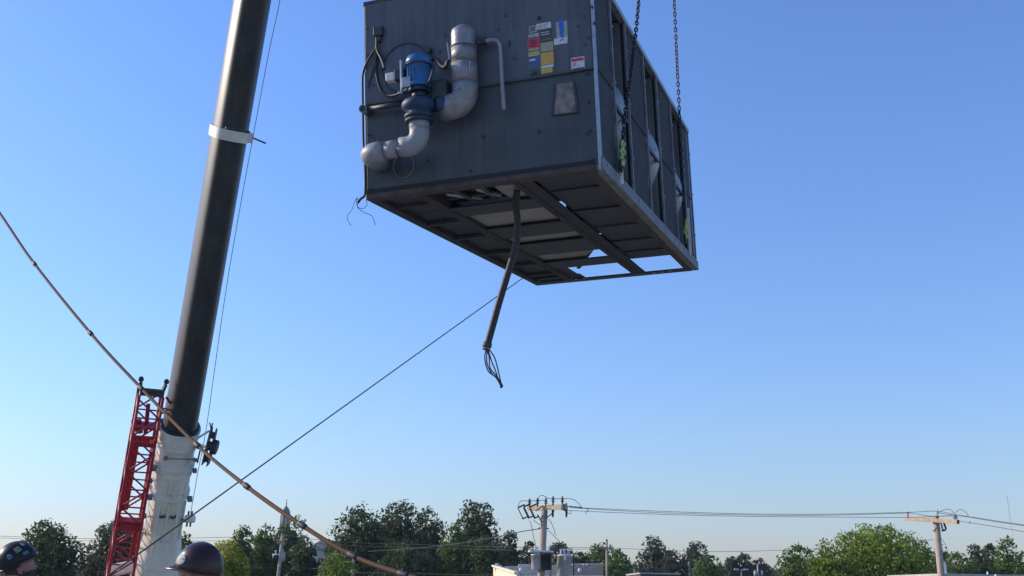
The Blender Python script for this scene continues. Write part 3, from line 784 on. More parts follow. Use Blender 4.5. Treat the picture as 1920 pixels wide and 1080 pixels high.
def sling(label, top, bot, wpx, kk):
    A_ = UM @ hit(*top, 0, X0); B_ = UM @ hit(*bot, 0, X0 - 0.02)
    root = thing('webbing_sling', label, 'sling', B_, 'hi-vis slings')
    d = (A_ - B_); ln = d.length; d.normalize(); sx = UM.to_3x3() @ Vector((0, 1, 0)); nx = UM.to_3x3() @ Vector((1, 0, 0))
    rg = random.Random(kk)
    for q in range(4):
        off = (q - 1.5) * 0.022
        pts = []
        for i in range(8):
            t = i / 7
            pts.append(B_ + d * ln * t + sx * (off * (1.2 + 0.5 * math.sin(3 * t + q)) * math.sin(PI * min(1, max(0.12, t))) + rg.uniform(-.012, .012)) * wpx + nx * rg.uniform(-0.01, 0.02))
        m = MB(); m.tube(spline(pts, 3), [0.014 + 0.006 * math.sin(i * 1.3 + q) for i in range(22)], 7); rel(m, root).build('webbing', M['green'], root)
    kn = B_ + d * ln * 0.95
    m = MB(); m.tube([kn + sx * 0.035 * math.cos(a) * wpx + d * 0.03 * math.sin(a) for a in [2 * PI * k / 12 for k in range(12)]], 0.015, 7, closed=True); rel(m, root).build('knot', M['green'], root)
    m = MB(); m.tube(spline([B_ + d * 0.06 - sx * 0.045, B_ + d * 0.0 - sx * 0.045, B_ - d * 0.05, B_ + d * 0.0 + sx * 0.045, B_ + d * 0.06 + sx * 0.045], 5), 0.014, 8)
    m.cyl(B_ - d * 0.03 - sx * 0.06, B_ - d * 0.03 + sx * 0.06, 0.018, n=10); rel(m, root).build('shackle', M['black'], root)
sling('green webbing sling knotted at the foot of the nearer chain', (1167, 268), (1165, 312), 1.1, 3)
sling('green webbing sling at the foot of the far chain', (1286, 412), (1285, 448), 1.0, 8)
for a, b in (((1165, 318), (1166, 345)), ((1290, 390), (1295, 478))):
    p0 = hit(*a, 0, UW + 0.03); p1 = hit(*b, 0, UW + 0.03)
    m = MB(); m.bar(p0, p1, 0.012, 0.035, up=(1, 0, 0)); m.build('lifting_strap', M['white'], unit)

# ------------------------------------------------------------------ tag line and the orange rope
hand = W(128, 1140, 7.3)
tg = thing('tag_line', 'thin straight dark rope running from the back of the lifted unit down to the left', 'rope', hand)
UPB = UM @ Vector((0.03, 5.0, 0.0))
mid = W(205, 1078, 7.8)
e1 = W(975, 525, (UPB - CAM).dot(FW)); q = [hand - (mid - hand).normalized() * 0.13, mid] + [mid.lerp(e1, t) for t in (0.2, 0.4, 0.6, 0.8, 1.0)] + [UM @ Vector((0.4, 4.6, 0.1))]
m = MB(); m.tube(q, 0.0068, 6); rel(m, tg).build('rope', M['rust'], tg)
kp = [(-160, 160, 14.5), (0, 400, 11.5), (65, 495, 10.6), (170, 625, 9.4), (265, 728, 8.6), (370, 835, 7.8), (463, 912, 7.2), (567, 985, 6.7), (662, 1042, 6.35), (757, 1077, 6.05), (900, 1118, 5.7), (1100, 1160, 5.4), (1400, 1260, 5.2), (1600, 1500, 5.1)]
orp = thing('safety_rope', 'orange brown cable with black tape wraps sagging across the left foreground', 'cable', W(757, 1077, 6.05))
m = MB(); sp = spline([W(*k) for k in kp], 8); m.tube(sp, [0.0135] * len(sp), 10); rel(m, orp).build('rope', M['orange'], orp)
for (x, y, d), x2 in zip([kp[i] for i in (2, 3, 4, 5, 6, 7, 8, 9)], range(8)):
    i = [k[0] for k in kp].index(x); t = (W(*kp[i + 1]) - W(*kp[i - 1])).normalized(); p = W(x, y, d)
    m = MB(); m.tube([p - t * 0.045, p - t * 0.025, p + t * 0.025, p + t * 0.045], [0.016, 0.021, 0.020, 0.016], 10); rel(m, orp).build('tape_wrap', M['black'], orp)
m = MB(); sp2 = spline([W(x, y + 3, d * 1.002) for x, y, d in kp[5:13]], 8); m.tube(sp2, 0.008, 6); rel(m, orp).build('cord', M['orange'], orp)

# ------------------------------------------------------------------ the mobile crane
A3 = W(349, 740, 26.4); B3 = W(475, 0, 24.6)
bd = (B3 - A3).normalized()
def on_boom(py):
    lo, hi = -40.0, 60.0
    for _ in range(60):
        t = (lo + hi) / 2
        p = A3 + bd * t
        if (p - CAM).dot(FW) < 1 or pix(p)[1] < py: hi = t
        else: lo = t
    return lo
foot_t = (GZ + 2.6 - A3.z) / bd.z
foot = A3 + bd * foot_t
bx = bd.cross(Vector((0, 0, 1))).normalized()
if bx.x < 0: bx = -bx
by = bd.cross(bx)     # bx: to the right, by: away/up side
crane_root = Vector((foot.x, foot.y, GZ))
crane = thing('mobile_crane', 'mobile crane with long black telescopic boom, cream base section and red lattice jib', 'crane', crane_root)
def BP(t, x=0, y=0): return A3 + bd * t + bx * x + by * y
def boom_sec(w, h, n=7):
    """boom outline: flat top side, belly folded into broad chamfers with rounded edges"""
    core = [(.5, .5), (.5, -.04), (.3, -.5), (-.3, -.5), (-.5, -.04), (-.5, .5)]
    core = [(x * w, y * h) for x, y in core][::-1]
    pts = []
    k = len(core)
    for i in range(k):
        p = Vector((*core[i], 0)); a = Vector((*core[i - 1], 0)); b = Vector((*core[(i + 1) % k], 0))
        r = min(.27 * w, .45 * (a - p).length, .45 * (b - p).length)
        s0 = p + (a - p).normalized() * r; s1 = p + (b - p).normalized() * r
        for j in range(n + 1):
            t = j / n; q = s0 * (1 - t) ** 2 + p * 2 * t * (1 - t) + s1 * t * t
            pts.append((q.x, q.y))
    return pts[::-1]
def boom_tube(t0, t1, w, h, name, mt, par=crane, w1=None, h1=None, bevel=0):
    a = boom_sec(w, h); b = boom_sec(w1 or w, h1 or h); n = len(a)
    vs = [BP(t0, *p) for p in a] + [BP(t1, *p) for p in b]
    m = MB(); m.add(vs, [(i, (i + 1) % n, n + (i + 1) % n, n + i) for i in range(n)], True)
    m.add(vs, [tuple(range(n))[::-1], tuple(range(n, 2 * n))])
    return rel(m, crane).build(name, mt, crane if par is None else par)
t800 = on_boom(806); ttop = on_boom(0); t250 = on_boom(251)
boom_tube(t800 - 0.5, t250, 0.86, 0.98, 'telescopic_boom', M['boom_black'])
boom_tube(t250 + 0.05, ttop + 4, 0.855, 0.97, 'telescopic_boom', M['boom_black'])
boom_tube(ttop + 4.1, ttop + 12, 0.74, 0.85, 'telescopic_boom', M['boom_black'])
boom_tube(ttop + 12.1, ttop + 18, 0.62, 0.72, 'boom_head', M['boom_black'])
boom_tube(t250 - 0.13, t250 + 0.13, 0.97, 1.08, 'boom_band', M['crane_white'])
m = MB()
m.box(-0.05, 0.05, -0.05, 0.05, -0.12, 0.12, frame_to(BP(t250, 0.48, -0.12), bd, bx))
rel(m, crane).build('band_clamp', M['crane_white'], crane, bevel=0.01)
m = MB(); m.cyl(BP(t250 + 0.03, 0.45, -0.1), BP(t250 - 0.06, 0.86, -0.1), 0.022, n=8); m.bar(BP(t250 + 0.17, -0.2, -0.5), BP(t250 + 0.16, 0.38, -0.42), 0.05, 0.05); rel(m, crane).build('band_rod', M['dark'], crane)
# base section
boom_tube(foot_t, t800 - 1.6, 0.98, 1.12, 'base_boom', M['crane_white'], w1=0.90, h1=1.02)
boom_tube(t800 - 1.58, t800 - 0.42, 0.95, 1.08, 'boom_collar', M['crane_white'], w1=0.93, h1=1.06)
boom_tube(t800 - 0.40, t800, 1.0, 1.12, 'boom_collar', M['crane_white'], w1=1.04, h1=1.18)
boom_tube(t800 - 0.02, t800 + 0.03, 1.07, 1.2, 'boom_collar', M['crane_white'])
boom_tube(t800 + 0.032, t800 + 0.10, 0.99, 1.1, 'wear_ring', M['black'])
for py, w in ((868, 1.06), (882, 1.0), (922, 1.05), (832, 1.03)):
    t = on_boom(py); boom_tube(t - 0.035, t + 0.035, w, w + 0.13, 'boom_flange', M['crane_white'])
tlow = on_boom(1000)
boom_tube(foot_t, on_boom(1050), 1.22, 1.3, 'boom_foot', M['crane_white'])
boom_tube(on_boom(1050) + 0.01, tlow, 1.21, 1.3, 'boom_foot', M['crane_white'], w1=1.0, h1=1.14)
def stiff(t0, t1, ang, w, name='boom_stiffener', mt=None, hh=0.46, pr=0.02):
    # strip lying on the round belly
    m = MB()
    r = hh
    sx__ = math.sin(ang) * 0.47; flat = abs(sx__) < 0.25
    yy__ = -0.54 if flat else -0.54 + (abs(sx__) - 0.25) * 2.1
    c0 = BP(t0, sx__, yy__); c1_ = BP(t1, sx__, yy__)
    nrm = -by if flat else (bx * (0.9 if sx__ > 0 else -0.9) - by * 0.42).normalized()
    m.bar(c0 + nrm * pr, c1_ + nrm * pr, w, 0.035, up=nrm)
    return rel(m, crane).build(name, mt or M['crane_white'], crane)
for a in (-0.55, -0.05, 0.5, 1.0):
    stiff(on_boom(1060), on_boom(930), a, 0.05, hh=0.475)
for a in (-0.35, 0.12, 0.75):
    stiff(on_boom(918), on_boom(888), a, 0.05, hh=0.465)
for a in (-0.35, 0.25):
    t = on_boom(951)
    m = MB(); m.tube(spline([BP(t + 0.015, math.sin(a - .15) * .5, -.06 - math.cos(a - .15) * .5), BP(t - 0.03, math.sin(a) * .52, -.06 - math.cos(a) * .52), BP(t + 0.015, math.sin(a + .2) * .5, -.06 - math.cos(a + .2) * .5)], 6), 0.03, 8)
    rel(m, crane).build('lifting_eye', M['dark'], crane)
m = MB(); t = on_boom(845)
m.cyl(BP(t, -0.3, -0.56), BP(t, 0.48, -0.5), 0.014, n=8)
for x in (-0.3, 0.42): m.box(-0.05, 0.05, -0.04, 0.04, -0.04, 0.04, frame_to(BP(t, x, -0.53), bd, bx))
rel(m, crane).build('stay_rod', M['galv_dark'], crane)
for py, x, rr_ in ((818, -0.28, 0.05), (872, -0.5, 0.06), (925, -0.5, 0.06), (872, 0.5, 0.05), (925, 0.5, 0.06), (895, -0.55, 0.05), (960, -0.56, 0.05)):
    t = on_boom(py)
    m = MB(); m.box(-rr_, rr_, -0.07, 0.07, -rr_, rr_, frame_to(BP(t, x, -0.28), bd, bx)); rel(m, crane).build('pin_lug', M['galv_dark'], crane, bevel=0.01)
# hoist line with its guide sheaves on the right of the boom
def at_side(px, py, near=26.0): return W(px, py, near)
hl = [W(560, -200, 23.6), W(525, 0, 24.3), W(498, 130, 24.7), W(430, 505, 25.7), W(388, 795, 26.4), W(372, 880, 26.6), W(357, 965, 26.9)]
m = MB(); m.tube(spline(hl, 5), 0.009, 6); rel(m, crane).build('hoist_line', M['galv_dark'], crane)
sb = W(393, 836, 26.4)
def cbar(p, q, w, h, nm, mt, bevel=0.006):
    m = MB(); m.bar(W(*p), W(*q), w, h, up=(0, 1, 0)); rel(m, crane).build(nm, mt, crane, bevel=bevel)
ax3 = (W(380, 873, 26.5) - W(396, 800, 26.3)).normalized(); side3 = (Vector((1, 0, 0)) - ax3 * ax3.x).normalized(); dep3 = ax3.cross(side3)
for off in (-0.06, 0.07):
    o_ = [(-0.5, -0.03), (-0.42, -0.09), (0.3, -0.12), (0.52, -0.06), (0.5, 0.1), (0.1, 0.09), (-0.4, 0.03)]
    m = MB(); Mx = Matrix(((ax3.x, dep3.x, side3.x, sb.x), (ax3.y, dep3.y, side3.y, sb.y), (ax3.z, dep3.z, side3.z, sb.z), (0, 0, 0, 1)))
    m.prism([(a, b * 1.7) for a, b in o_], off - 0.012, off + 0.012, Mx)
    rel(m, crane).build('sheave_plate', M['galv_dark'] if off < 0 else M['dark'], crane, bevel=0.004)
for s_, r_ in ((-0.3, 0.09), (0.0, 0.12), (0.34, 0.11)):
    m = MB(); c0 = sb + ax3 * s_; m.cyl(c0 - side3 * 0.035, c0 + side3 * 0.045, r_, n=18); rel(m, crane).build('sheave', M['dark'], crane)
m = MB(); c0 = sb + ax3 * 0.0; m.cyl(c0 + side3 * 0.09, c0 + side3 * 0.2, 0.19, n=20); rel(m, crane).build('cable_reel', M['black'], crane, bevel=0.01)
cbar((364, 838, 26.4), (403, 837, 26.3), 0.05, 0.05, 'reel_bracket', M['galv'])
cbar((370, 822, 26.4), (392, 808, 26.3), 0.05, 0.04, 'reel_bracket', M['crane_white'])
cbar((366, 828, 26.4), (388, 840, 26.3), 0.05, 0.06, 'reel_bracket', M['crane_white'])
for q in ((393, 792), (399, 793)):
    cbar((396, 803, 26.3), (*q, 26.3), 0.03, 0.03, 'reel_fork', M['dark'])
cbar((396, 812, 26.3), (397, 800, 26.3), 0.06, 0.05, 'reel_fork', M['dark'])
cbar((370, 868, 26.5), (375, 845, 26.4), 0.035, 0.035, 'reel_stay', M['dark'])
p = W(356, 973, 26.9)
m = MB(); m.cyl(p - Vector((0.13, 0, 0)), p + Vector((0.13, 0, 0)), 0.1, n=18); rel(m, crane).build('guide_roller', M['white'], crane, bevel=0.02)
for dx_ in (-0.06, 0.03):
    m = MB(); m.bar(p + Vector((dx_, -0.02, -0.2)), p + Vector((dx_ + 0.02, -0.02, 0.2)), 0.035, 0.05); rel(m, crane).build('roller_cheek', M['dark'], crane)
cbar((336, 975, 26.9), (352, 974, 26.9), 0.04, 0.04, 'roller_arm', M['galv_dark'])

# red lattice jib stowed alongside
J0 = W(224, 1080, 26.85); J1 = W(285, 722, 26.15)
jd = (J1 - J0).normalized(); jlen = (J1 - J0).length
JL = -3.2
jv = ((J0 + J1) / 2 - CAM).normalized(); jx = jd.cross(jv).normalized(); jx = jx if jx.x > 0 else -jx
jx = Matrix.Rotation(R(5), 4, jd).to_3x3() @ jx; jy = jd.cross(jx)
jw = 0.285
jib = bpy.data.objects.new('lattice_jib', None); C.objects.link(jib); jib.parent = crane; jib.location = J0 - crane_root
jib['label'] = 'red lattice jib stowed along the left side of the boom'
def JP(s, x, y): return jd * s + jx * x + jy * y
def wj(s): return jw * (1.0 if s > jlen * 0.62 else 1.0 + 0.1 * (jlen * 0.62 - s) / jlen)
for sx in (-1, 1):
    for sy in (-1, 1):
        m = MB(); m.tube([JP(JL, sx * wj(JL), sy * 0.38), JP(jlen * 0.62, sx * jw, sy * 0.36), JP(jlen - 0.2, sx * jw, sy * 0.34)], 0.038, 10); m.build('chord', M['crane_red'], jib)
nb = 17
for i in range(nb):
    s0 = JL + (jlen - JL - 0.3) * i / nb; s1 = JL + (jlen - JL - 0.3) * (i + 1) / nb
    for y in (-0.36, 0.36):
        a, b = (s0, s1) if (i + (y > 0)) % 2 else (s1, s0)
        m = MB(); m.tube([JP(a, -wj(a), y), JP(b, wj(b), y)], 0.024, 8); m.build('brace', M['crane_red'], jib)
        m = MB(); m.tube([JP(s0, -wj(s0), y), JP(s0, wj(s0), y)], 0.02, 8); m.build('brace', M['crane_red'], jib)
    for x in (-1, 1):
        a, b = (0.36, -0.36) if (i + (x > 0)) % 2 else (-0.36, 0.36)
        m = MB(); m.tube([JP(s0, x * wj(s0), a), JP(s1, x * wj(s1), b)], 0.022, 8); m.build('brace', M['crane_red'], jib)
def jplate(s0, s1, x0, x1, y, th, nm='jib_plate', mt=None):
    m = MB(); vs = [JP(s, x, yy) for yy in (y - th / 2, y + th / 2) for (s, x) in ((s0, x0), (s0, x1), (s1, x1), (s1, x0))]
    m.add(vs, [(0, 1, 2, 3), (7, 6, 5, 4), (0, 4, 5, 1), (1, 5, 6, 2), (2, 6, 7, 3), (3, 7, 4, 0)]); m.build(nm, mt or M['crane_red'], jib, bevel=0.008)
def js(py):   # distance along the jib where it is seen at a picture row
    lo, hi = -6.0, 12.0
    for _ in range(50):
        t = (lo + hi) / 2
        if pix(J0 + jd * t)[1] < py: hi = t
        else: lo = t
    return lo
jplate(js(830), js(821), -0.3, 0.3, -0.3, 0.08)
jplate(js(834), js(822), -0.28, 0.28, 0.2, 0.04)
jplate(js(985), js(968), -0.30, 0.34, -0.2, 0.3)
jplate(js(965), js(830), -0.22, -0.04, 0.3, 0.03, 'jib_panel')
jplate(js(1078), js(988), 0.18, 0.28, 0.25, 0.04, 'jib_panel')
jplate(js(736), js(723), -0.28, 0.30, -0.3, 0.1, 'jib_crosshead', M['rust'])
jplate(js(800), js(796), -0.34, 0.34, 0.0, 0.5, 'jib_plate')
for x, y2 in ((-0.30, 0.0), (0.27, 0.03)):
    s = js(728)
    m = MB(); m.bar(JP(s, x * 0.9, -0.3), JP(s + 0.22, x * 1.0 + y2, -0.3), 0.07, 0.07); m.cyl(JP(s + 0.3, x * 1.02 + y2, -0.34), JP(s + 0.3, x * 1.02 + y2, -0.26), 0.065, n=14); m.build('jib_lug', M['dark'], jib)
m = MB(); s = js(735); m.bar(JP(s, 0.36, -0.3), JP(s - 0.45, 0.72, -0.25), 0.05, 0.04); m.bar(JP(s - 0.45, 0.72, -0.25), JP(s - 0.45, 0.3, -0.25), 0.05, 0.04); m.bar(JP(s - 0.3, 0.3, -0.3), JP(s - 0.35, 0.65, -0.3), 0.12, 0.02); m.build('jib_bracket', M['crane_red'], jib)
m = MB(); m.bar(JP(js(760), 0.0, 0.1), JP(js(815), 0.05, 0.1), 0.1, 0.1); m.bar(JP(js(790), -0.2, 0.1), JP(js(815), -0.1, 0.1), 0.16, 0.1); m.build('jib_roller', M['crane_red'], jib)
m = MB(); m.box(-0.045, 0.045, -0.02, 0.02, -0.045, 0.045, frame_to(JP(js(818), 0.2, -0.38), jd, jx)); m.build('jib_reflector', mat('orange_reflector', (0.8, 0.12, 0.02), 0.4), jib)
# cream boom-side bracket carrying the jib
m = MB(); m.bar(W(208, 1070, 27.3), W(272, 1058, 27.0), 0.22, 0.3); rel(m, crane).build('jib_carrier', M['crane_white'], crane, bevel=0.02)
m = MB(); m.bar(W(262, 1078, 27.0), W(266, 1040, 27.0), 0.12, 0.2); rel(m, crane).build('jib_carrier', M['crane_white'], crane, bevel=0.02)
# carrier below the picture
def cb(nm, a, mt, bev=0.05):
    m = MB(); m.box(*a); m.build(nm, mt, crane, bevel=bev)
cb('turntable', (-1.3, 1.3, -1.6, 3.4, 1.5, 2.3), M['crane_white'])
cb('counterweight', (-1.4, 1.4, 3.42, 4.6, 1.5, 2.9), M['dark'])
cb('operator_cab', (1.32, 2.3, -1.2, 1.0, 1.5, 3.4), M['crane_white'])
cb('cab_window', (1.4, 2.2, -1.22, -1.203, 2.2, 3.2), M['glass'], 0.01)
cb('chassis', (-1.35, 1.35, -6.0, 6.5, 0.75, 1.48), M['crane_white'])
cb('driver_cab', (-1.3, 1.3, -7.9, -6.02, 0.6, 2.2), M['crane_white'], 0.12)
for x in (-1.25, 1.25):
    for y in (-5.2, -3.7, -2.2, 2.4, 3.9, 5.4):
        m = MB(); m.cyl((x - 0.17, y, 0.62), (x + 0.17, y, 0.62), 0.62, n=24); w_ = m.build('wheel', M['tyre'], crane, bevel=0.03)
        m = MB(); m.cyl((x - 0.175 * (1), y, 0.62), (x + 0.175, y, 0.62), 0.3, n=16); m.build('rim', M['galv'], w_)

# ------------------------------------------------------------------ people
def capsule(mb, p0, p1, r0, r1=None, wide=1.0, side=(0, 1, 0), n=16):
    """closed tapered limb piece; wide stretches the cross-section along side"""
    r1 = r0 if r1 is None else r1
    p0 = Vector(p0); p1 = Vector(p1); ax = (p1 - p0); L_ = ax.length
    ax = ax.normalized() if L_ > 1e-6 else Vector((0, 0, 1)); side = Vector(side)
    a = (side - ax * side.dot(ax)); a = a.normalized() if a.length > 1e-3 else ax.orthogonal().normalized(); b_ = ax.cross(a)
    rings = []
    for k in range(1, 6): t = PI / 2 * k / 5; rings.append((p0 - ax * r0 * math.cos(t), r0 * math.sin(t)))
    for k in range(0, 5): t = PI / 2 * k / 5; rings.append((p1 + ax * r1 * math.sin(t), r1 * math.cos(t)))
    vs = [p0 - ax * r0]; fs = []
    for c, r in rings:
        vs += [c + a * (r * wide * math.cos(2 * PI * j / n)) + b_ * (r * math.sin(2 * PI * j / n)) for j in range(n)]
    vs.append(p1 + ax * r1); last = len(vs) - 1
    for j in range(n):
        fs.append((0, 1 + (j + 1) % n, 1 + j)); fs.append((last, last - n + j, last - n + (j + 1) % n))
        for i in range(len(rings) - 1):
            o = 1 + i * n; fs.append((o + j, o + (j + 1) % n, o + n + (j + 1) % n, o + n + j))
    mb.add(vs, fs, True)


def fuse(name, mb, mt, parent, voxel, smooth=4):
    """melt the overlapping closed pieces into one continuous surface"""
    o = mb.build(name, mt)
    r = o.modifiers.new('r', 'REMESH'); r.mode = 'VOXEL'; r.voxel_size = voxel; r.use_smooth_shade = True
    q = o.modifiers.new('s', 'SMOOTH'); q.factor = 0.5; q.iterations = smooth
    bpy.context.view_layer.update(); dg = bpy.context.evaluated_depsgraph_get(); dg.update()
    nm = bpy.data.meshes.new_from_object(o.evaluated_get(dg)); o.modifiers.clear(); old = o.data; o.data = nm; bpy.data.meshes.remove(old); nm.name = name
    if not nm.materials: nm.materials.append(mt)
    o.parent = parent
    return o


def head_geo(c, s=1.0):
    """head facing +X (in person frame): shaped sphere with brow, nose, lips, chin, ears"""
    vs = []; fs = []; nu, nv = 36, 26
    for j in range(nv + 1):
        th = PI * j / nv
        for i in range(nu):
            ph = 2 * PI * i / nu
            x = math.sin(th) * math.cos(ph); y = math.sin(th) * math.sin(ph); z = math.cos(th)
            X, Y, Z = x * 0.098, y * 0.076, z * 0.118
            if z < 0.1:
                k = min(1, (0.1 - z) / 1.1); Y *= 1 - 0.42 * k; X *= 1 - (0.42 * k if x < 0 else 0.1 * k)
            f = max(0.0, x) ** 3 * max(0, 1 - abs(y) * 3.2)
            nose = math.exp(-((z + 0.18) / 0.16) ** 2) * f; X += 0.028 * nose
            eye = math.exp(-((z - 0.08) / 0.1) ** 2) * math.exp(-((abs(y) - 0.38) / 0.16) ** 2) * max(0, x); X -= 0.014 * eye
            brow = math.exp(-((z - 0.24) / 0.08) ** 2) * max(0, x) ** 2; X += 0.006 * brow
            lips = math.exp(-((z + 0.5) / 0.07) ** 2) * max(0, x) ** 4; X += 0.007 * lips
            chin = math.exp(-((z + 0.82) / 0.15) ** 2) * max(0, x); X += 0.02 * chin
            vs.append((c[0] + X * s, c[1] + Y * s, c[2] + Z * s))
    for j in range(nv):
        for i in range(nu):
            fs.append((j * nu + i, (j + 1) * nu + i, (j + 1) * nu + (i + 1) % nu, j * nu + (i + 1) % nu))
    return vs, fs


def person(label, loc, face, h, shirt, reach=None, hat='black', pitch_head=0.0, beard=True, brim=1, tilt=4, hh=0.158, hz=0.022):
    """standing worker; person frame faces +X; reach = world point of the right hand"""
    root = thing('person', label, 'person', loc, rot=(0, 0, face))
    k = h / 1.80
    Z = lambda z: z * k
    inv = (Matrix.Translation(loc) @ Matrix.Rotation(face, 4, 'Z')).inverted()
    mb = MB(); sh_ = MB(); tr_ = MB()
    # trunk, neck
    for m_, g_ in ((mb, 0.0), (sh_, 0.014)):
        capsule(m_, (0, 0, Z(1.06)), (-0.005, 0, Z(1.16)), 0.105 + g_, 0.105 + g_, 1.38)
        capsule(m_, (-0.005, 0, Z(1.16)), (-0.01, 0, Z(1.32)), 0.105 + g_, 0.118 + g_, 1.42)
        capsule(m_, (-0.012, 0, Z(1.34)), (-0.015, 0, Z(1.40)), 0.115 + g_, 0.085 + g_, 1.5)
        capsule(m_, (-0.015, -0.13 * k, Z(1.435)), (-0.015, 0.13 * k, Z(1.435)), 0.058 + g_, 0.058 + g_)
    capsule(sh_, (-0.012, 0, Z(1.44)), (-0.008, 0, Z(1.485)), 0.075, 0.066)
    capsule(mb, (-0.012, 0, Z(1.42)), (0.008, 0, Z(1.62)), 0.07, 0.062)
    capsule(mb, (0, 0, Z(0.93)), (0, 0, Z(1.04)), 0.115, 0.105, 1.35)
    capsule(tr_, (0, 0, Z(0.93)), (0, 0, Z(1.03)), 0.128, 0.120, 1.36)
    # legs
    for s in (-1, 1):
        hp_, kn_, an_ = (0, s * 0.085 * k, Z(0.90)), (0.02, s * 0.115 * k, Z(0.49)), (-0.015, s * 0.13 * k, Z(0.10))
        capsule(mb, hp_, kn_, 0.088, 0.056); capsule(mb, kn_, an_, 0.056, 0.040); capsule(mb, (-0.02, s * 0.13 * k, 0.05), (0.13, s * 0.145 * k, 0.04), 0.034, 0.03, 1.2)
        capsule(tr_, hp_, kn_, 0.104, 0.074); capsule(tr_, kn_, (an_[0], an_[1], Z(0.12)), 0.074, 0.066)
        bt = MB(); capsule(bt, (an_[0], an_[1], Z(0.17)), (-0.015, s * 0.13 * k, 0.08), 0.058, 0.056); capsule(bt, (-0.035, s * 0.13 * k, 0.052), (0.15, s * 0.147 * k, 0.048), 0.05, 0.044, 1.12)
        bt.box(-0.09, 0.20, s * 0.138 * k - 0.05, s * 0.138 * k + 0.05, 0.002, 0.03)
        fuse('boot', bt, M['boot'], root, 0.012, 2)
    # arms and hands
    for s in (-1, 1):
        sh = Vector((-0.015, s * 0.185 * k, Z(1.43)))
        if s == reach_side and reach is not None:
            hd = inv @ Vector(reach)
            dd = hd - sh; L1, L2 = 0.30 * k, 0.27 * k; dist = min(dd.length - 0.07, L1 + L2 - 0.004); dn_ = dd.normalized()
            a_ = (L1 * L1 - L2 * L2 + dist * dist) / (2 * dist); hh_ = math.sqrt(max(0, L1 * L1 - a_ * a_))
            bend = Vector((0, 0, -1)); bend = (bend - dn_ * bend.dot(dn_)).normalized()
            el_ = sh + dn_ * a_ + bend * hh_; wr = sh + dn_ * dist
        else:
            el_ = sh + Vector((0.0, s * 0.05, -0.29 * k)); wr = el_ + Vector((0.09, -s * 0.01, -0.235 * k))
        capsule(mb, sh, el_, 0.052, 0.040); capsule(mb, el_, wr, 0.040, 0.027)
        capsule(sh_, sh, el_, 0.070, 0.055); capsule(sh_, el_, wr - (wr - el_) * 0.12, 0.055, 0.042)
        dr = (wr - el_).normalized()
        side = dr.cross(Vector((0, 0, 1))).normalized() * s; upv = side.cross(dr).normalized() * s
        capsule(mb, wr, wr + dr * 0.085, 0.021, 0.017, 2.0, side)
        for off, ln in ((-0.031, 0.066), (-0.010, 0.078), (0.011, 0.072), (0.031, 0.056)):
            b0 = wr + dr * 0.088 + side * off; b1 = b0 + dr * ln * 0.42 - upv * ln * 0.12; b2 = b1 + dr * ln * 0.16 - upv * ln * 0.36; b3 = b2 - dr * ln * 0.18 - upv * ln * 0.26
            capsule(mb, b0, b1, 0.0098, 0.0092, n=10); capsule(mb, b1, b2, 0.0092, 0.0086, n=10); capsule(mb, b2, b3, 0.0086, 0.008, n=10)
        b0 = wr + dr * 0.03 - side * 0.028; b1 = b0 + dr * 0.03 - side * 0.024 - upv * 0.014; b2 = b1 + dr * 0.03 + side * 0.006 - upv * 0.018
        capsule(mb, b0, b1, 0.0135, 0.012, n=10); capsule(mb, b1, b2, 0.012, 0.0095, n=10)
    # head with ears
    hc = Vector((0.028, 0, Z(1.80) - 0.118))
    hv, hf = head_geo((0, 0, 0)); HR = Matrix.Translation(hc) @ Matrix.Rotation(-pitch_head, 4, 'Y')
    mb.add(hv, hf, True, HR)
    for s in (-1, 1):
        mb.lathe([(0.0005, -0.008), (0.018, -0.006), (0.022, 0.0), (0.018, 0.006), (0.0005, 0.004)], 12, HR @ Matrix.Translation((-0.008, s * 0.079, -0.012)) @ Matrix.Rotation(PI / 2, 4, 'X') @ Matrix.Diagonal((0.8, 1.5, 1, 1)))
    fuse('body', mb, M['skin'], root, 0.0065, 3)
    fuse('shirt', sh_, shirt, root, 0.011, 3)
    fuse('trousers', tr_, M['jeans'], root, 0.012, 3)
    # eyes
    for s in (-1, 1):
        m = MB(); m.lathe([(0.001, 0.011), (0.006, 0.0095), (0.011, 0.0), (0.006, -0.009), (0.001, -0.011)], 12, HR @ Matrix.Translation((0.073, s * 0.03, 0.012))); m.build('eye', M['white'], root)
    if beard:
        vs, fs = head_geo((0, 0, 0), 1.07)
        rg = random.Random(5)
        keep = set(i for i, v in enumerate(vs) if v[2] < -0.018 - 0.25 * max(0, v[0] - 0.05) + 0.9 * max(0, 0.03 - v[0]) and v[0] > -0.02)
        m = MB(); m.add([(v[0] + rg.uniform(-.002, .002), v[1] + rg.uniform(-.002, .002), v[2] - 0.006 + rg.uniform(-.002, .002)) for v in vs], [f for f in fs if all(i in keep for i in f)], True, HR)
        m.build('beard', M['beard'], root)
        vs, fs = head_geo((0, 0, 0), 1.035)
        keep = set(i for i, v in enumerate(vs) if v[0] < -0.0 and v[2] > -0.07)
        m = MB(); m.add(vs, [f for f in fs if all(i in keep for i in f)], True, HR); m.build('hair', M['beard'], root)
    # hard hat
    hm = M['hat_black'] if hat == 'black' else M['hat_maroon']
    HH = HR @ Matrix.Translation((-0.004, 0, hz)) @ Matrix.Rotation(R(-tilt), 4, 'Y')
    nu, nv = 40, 14; vs = []; fs = []
    for j in range(nv + 1):
        th = PI / 2 * j / nv
        for i in range(nu):
            ph = 2 * PI * i / nu
            x = math.sin(th) * math.cos(ph); y = math.sin(th) * math.sin(ph); z = math.cos(th)
            rid = 1 + 0.022 * math.exp(-((abs(y) - 0.0) / 0.14) ** 2) * (1 if th < 1.3 else 0)
            vs.append((x * 0.138, y * 0.118, z ** 0.86 * hh * rid if z > 0 else 0))
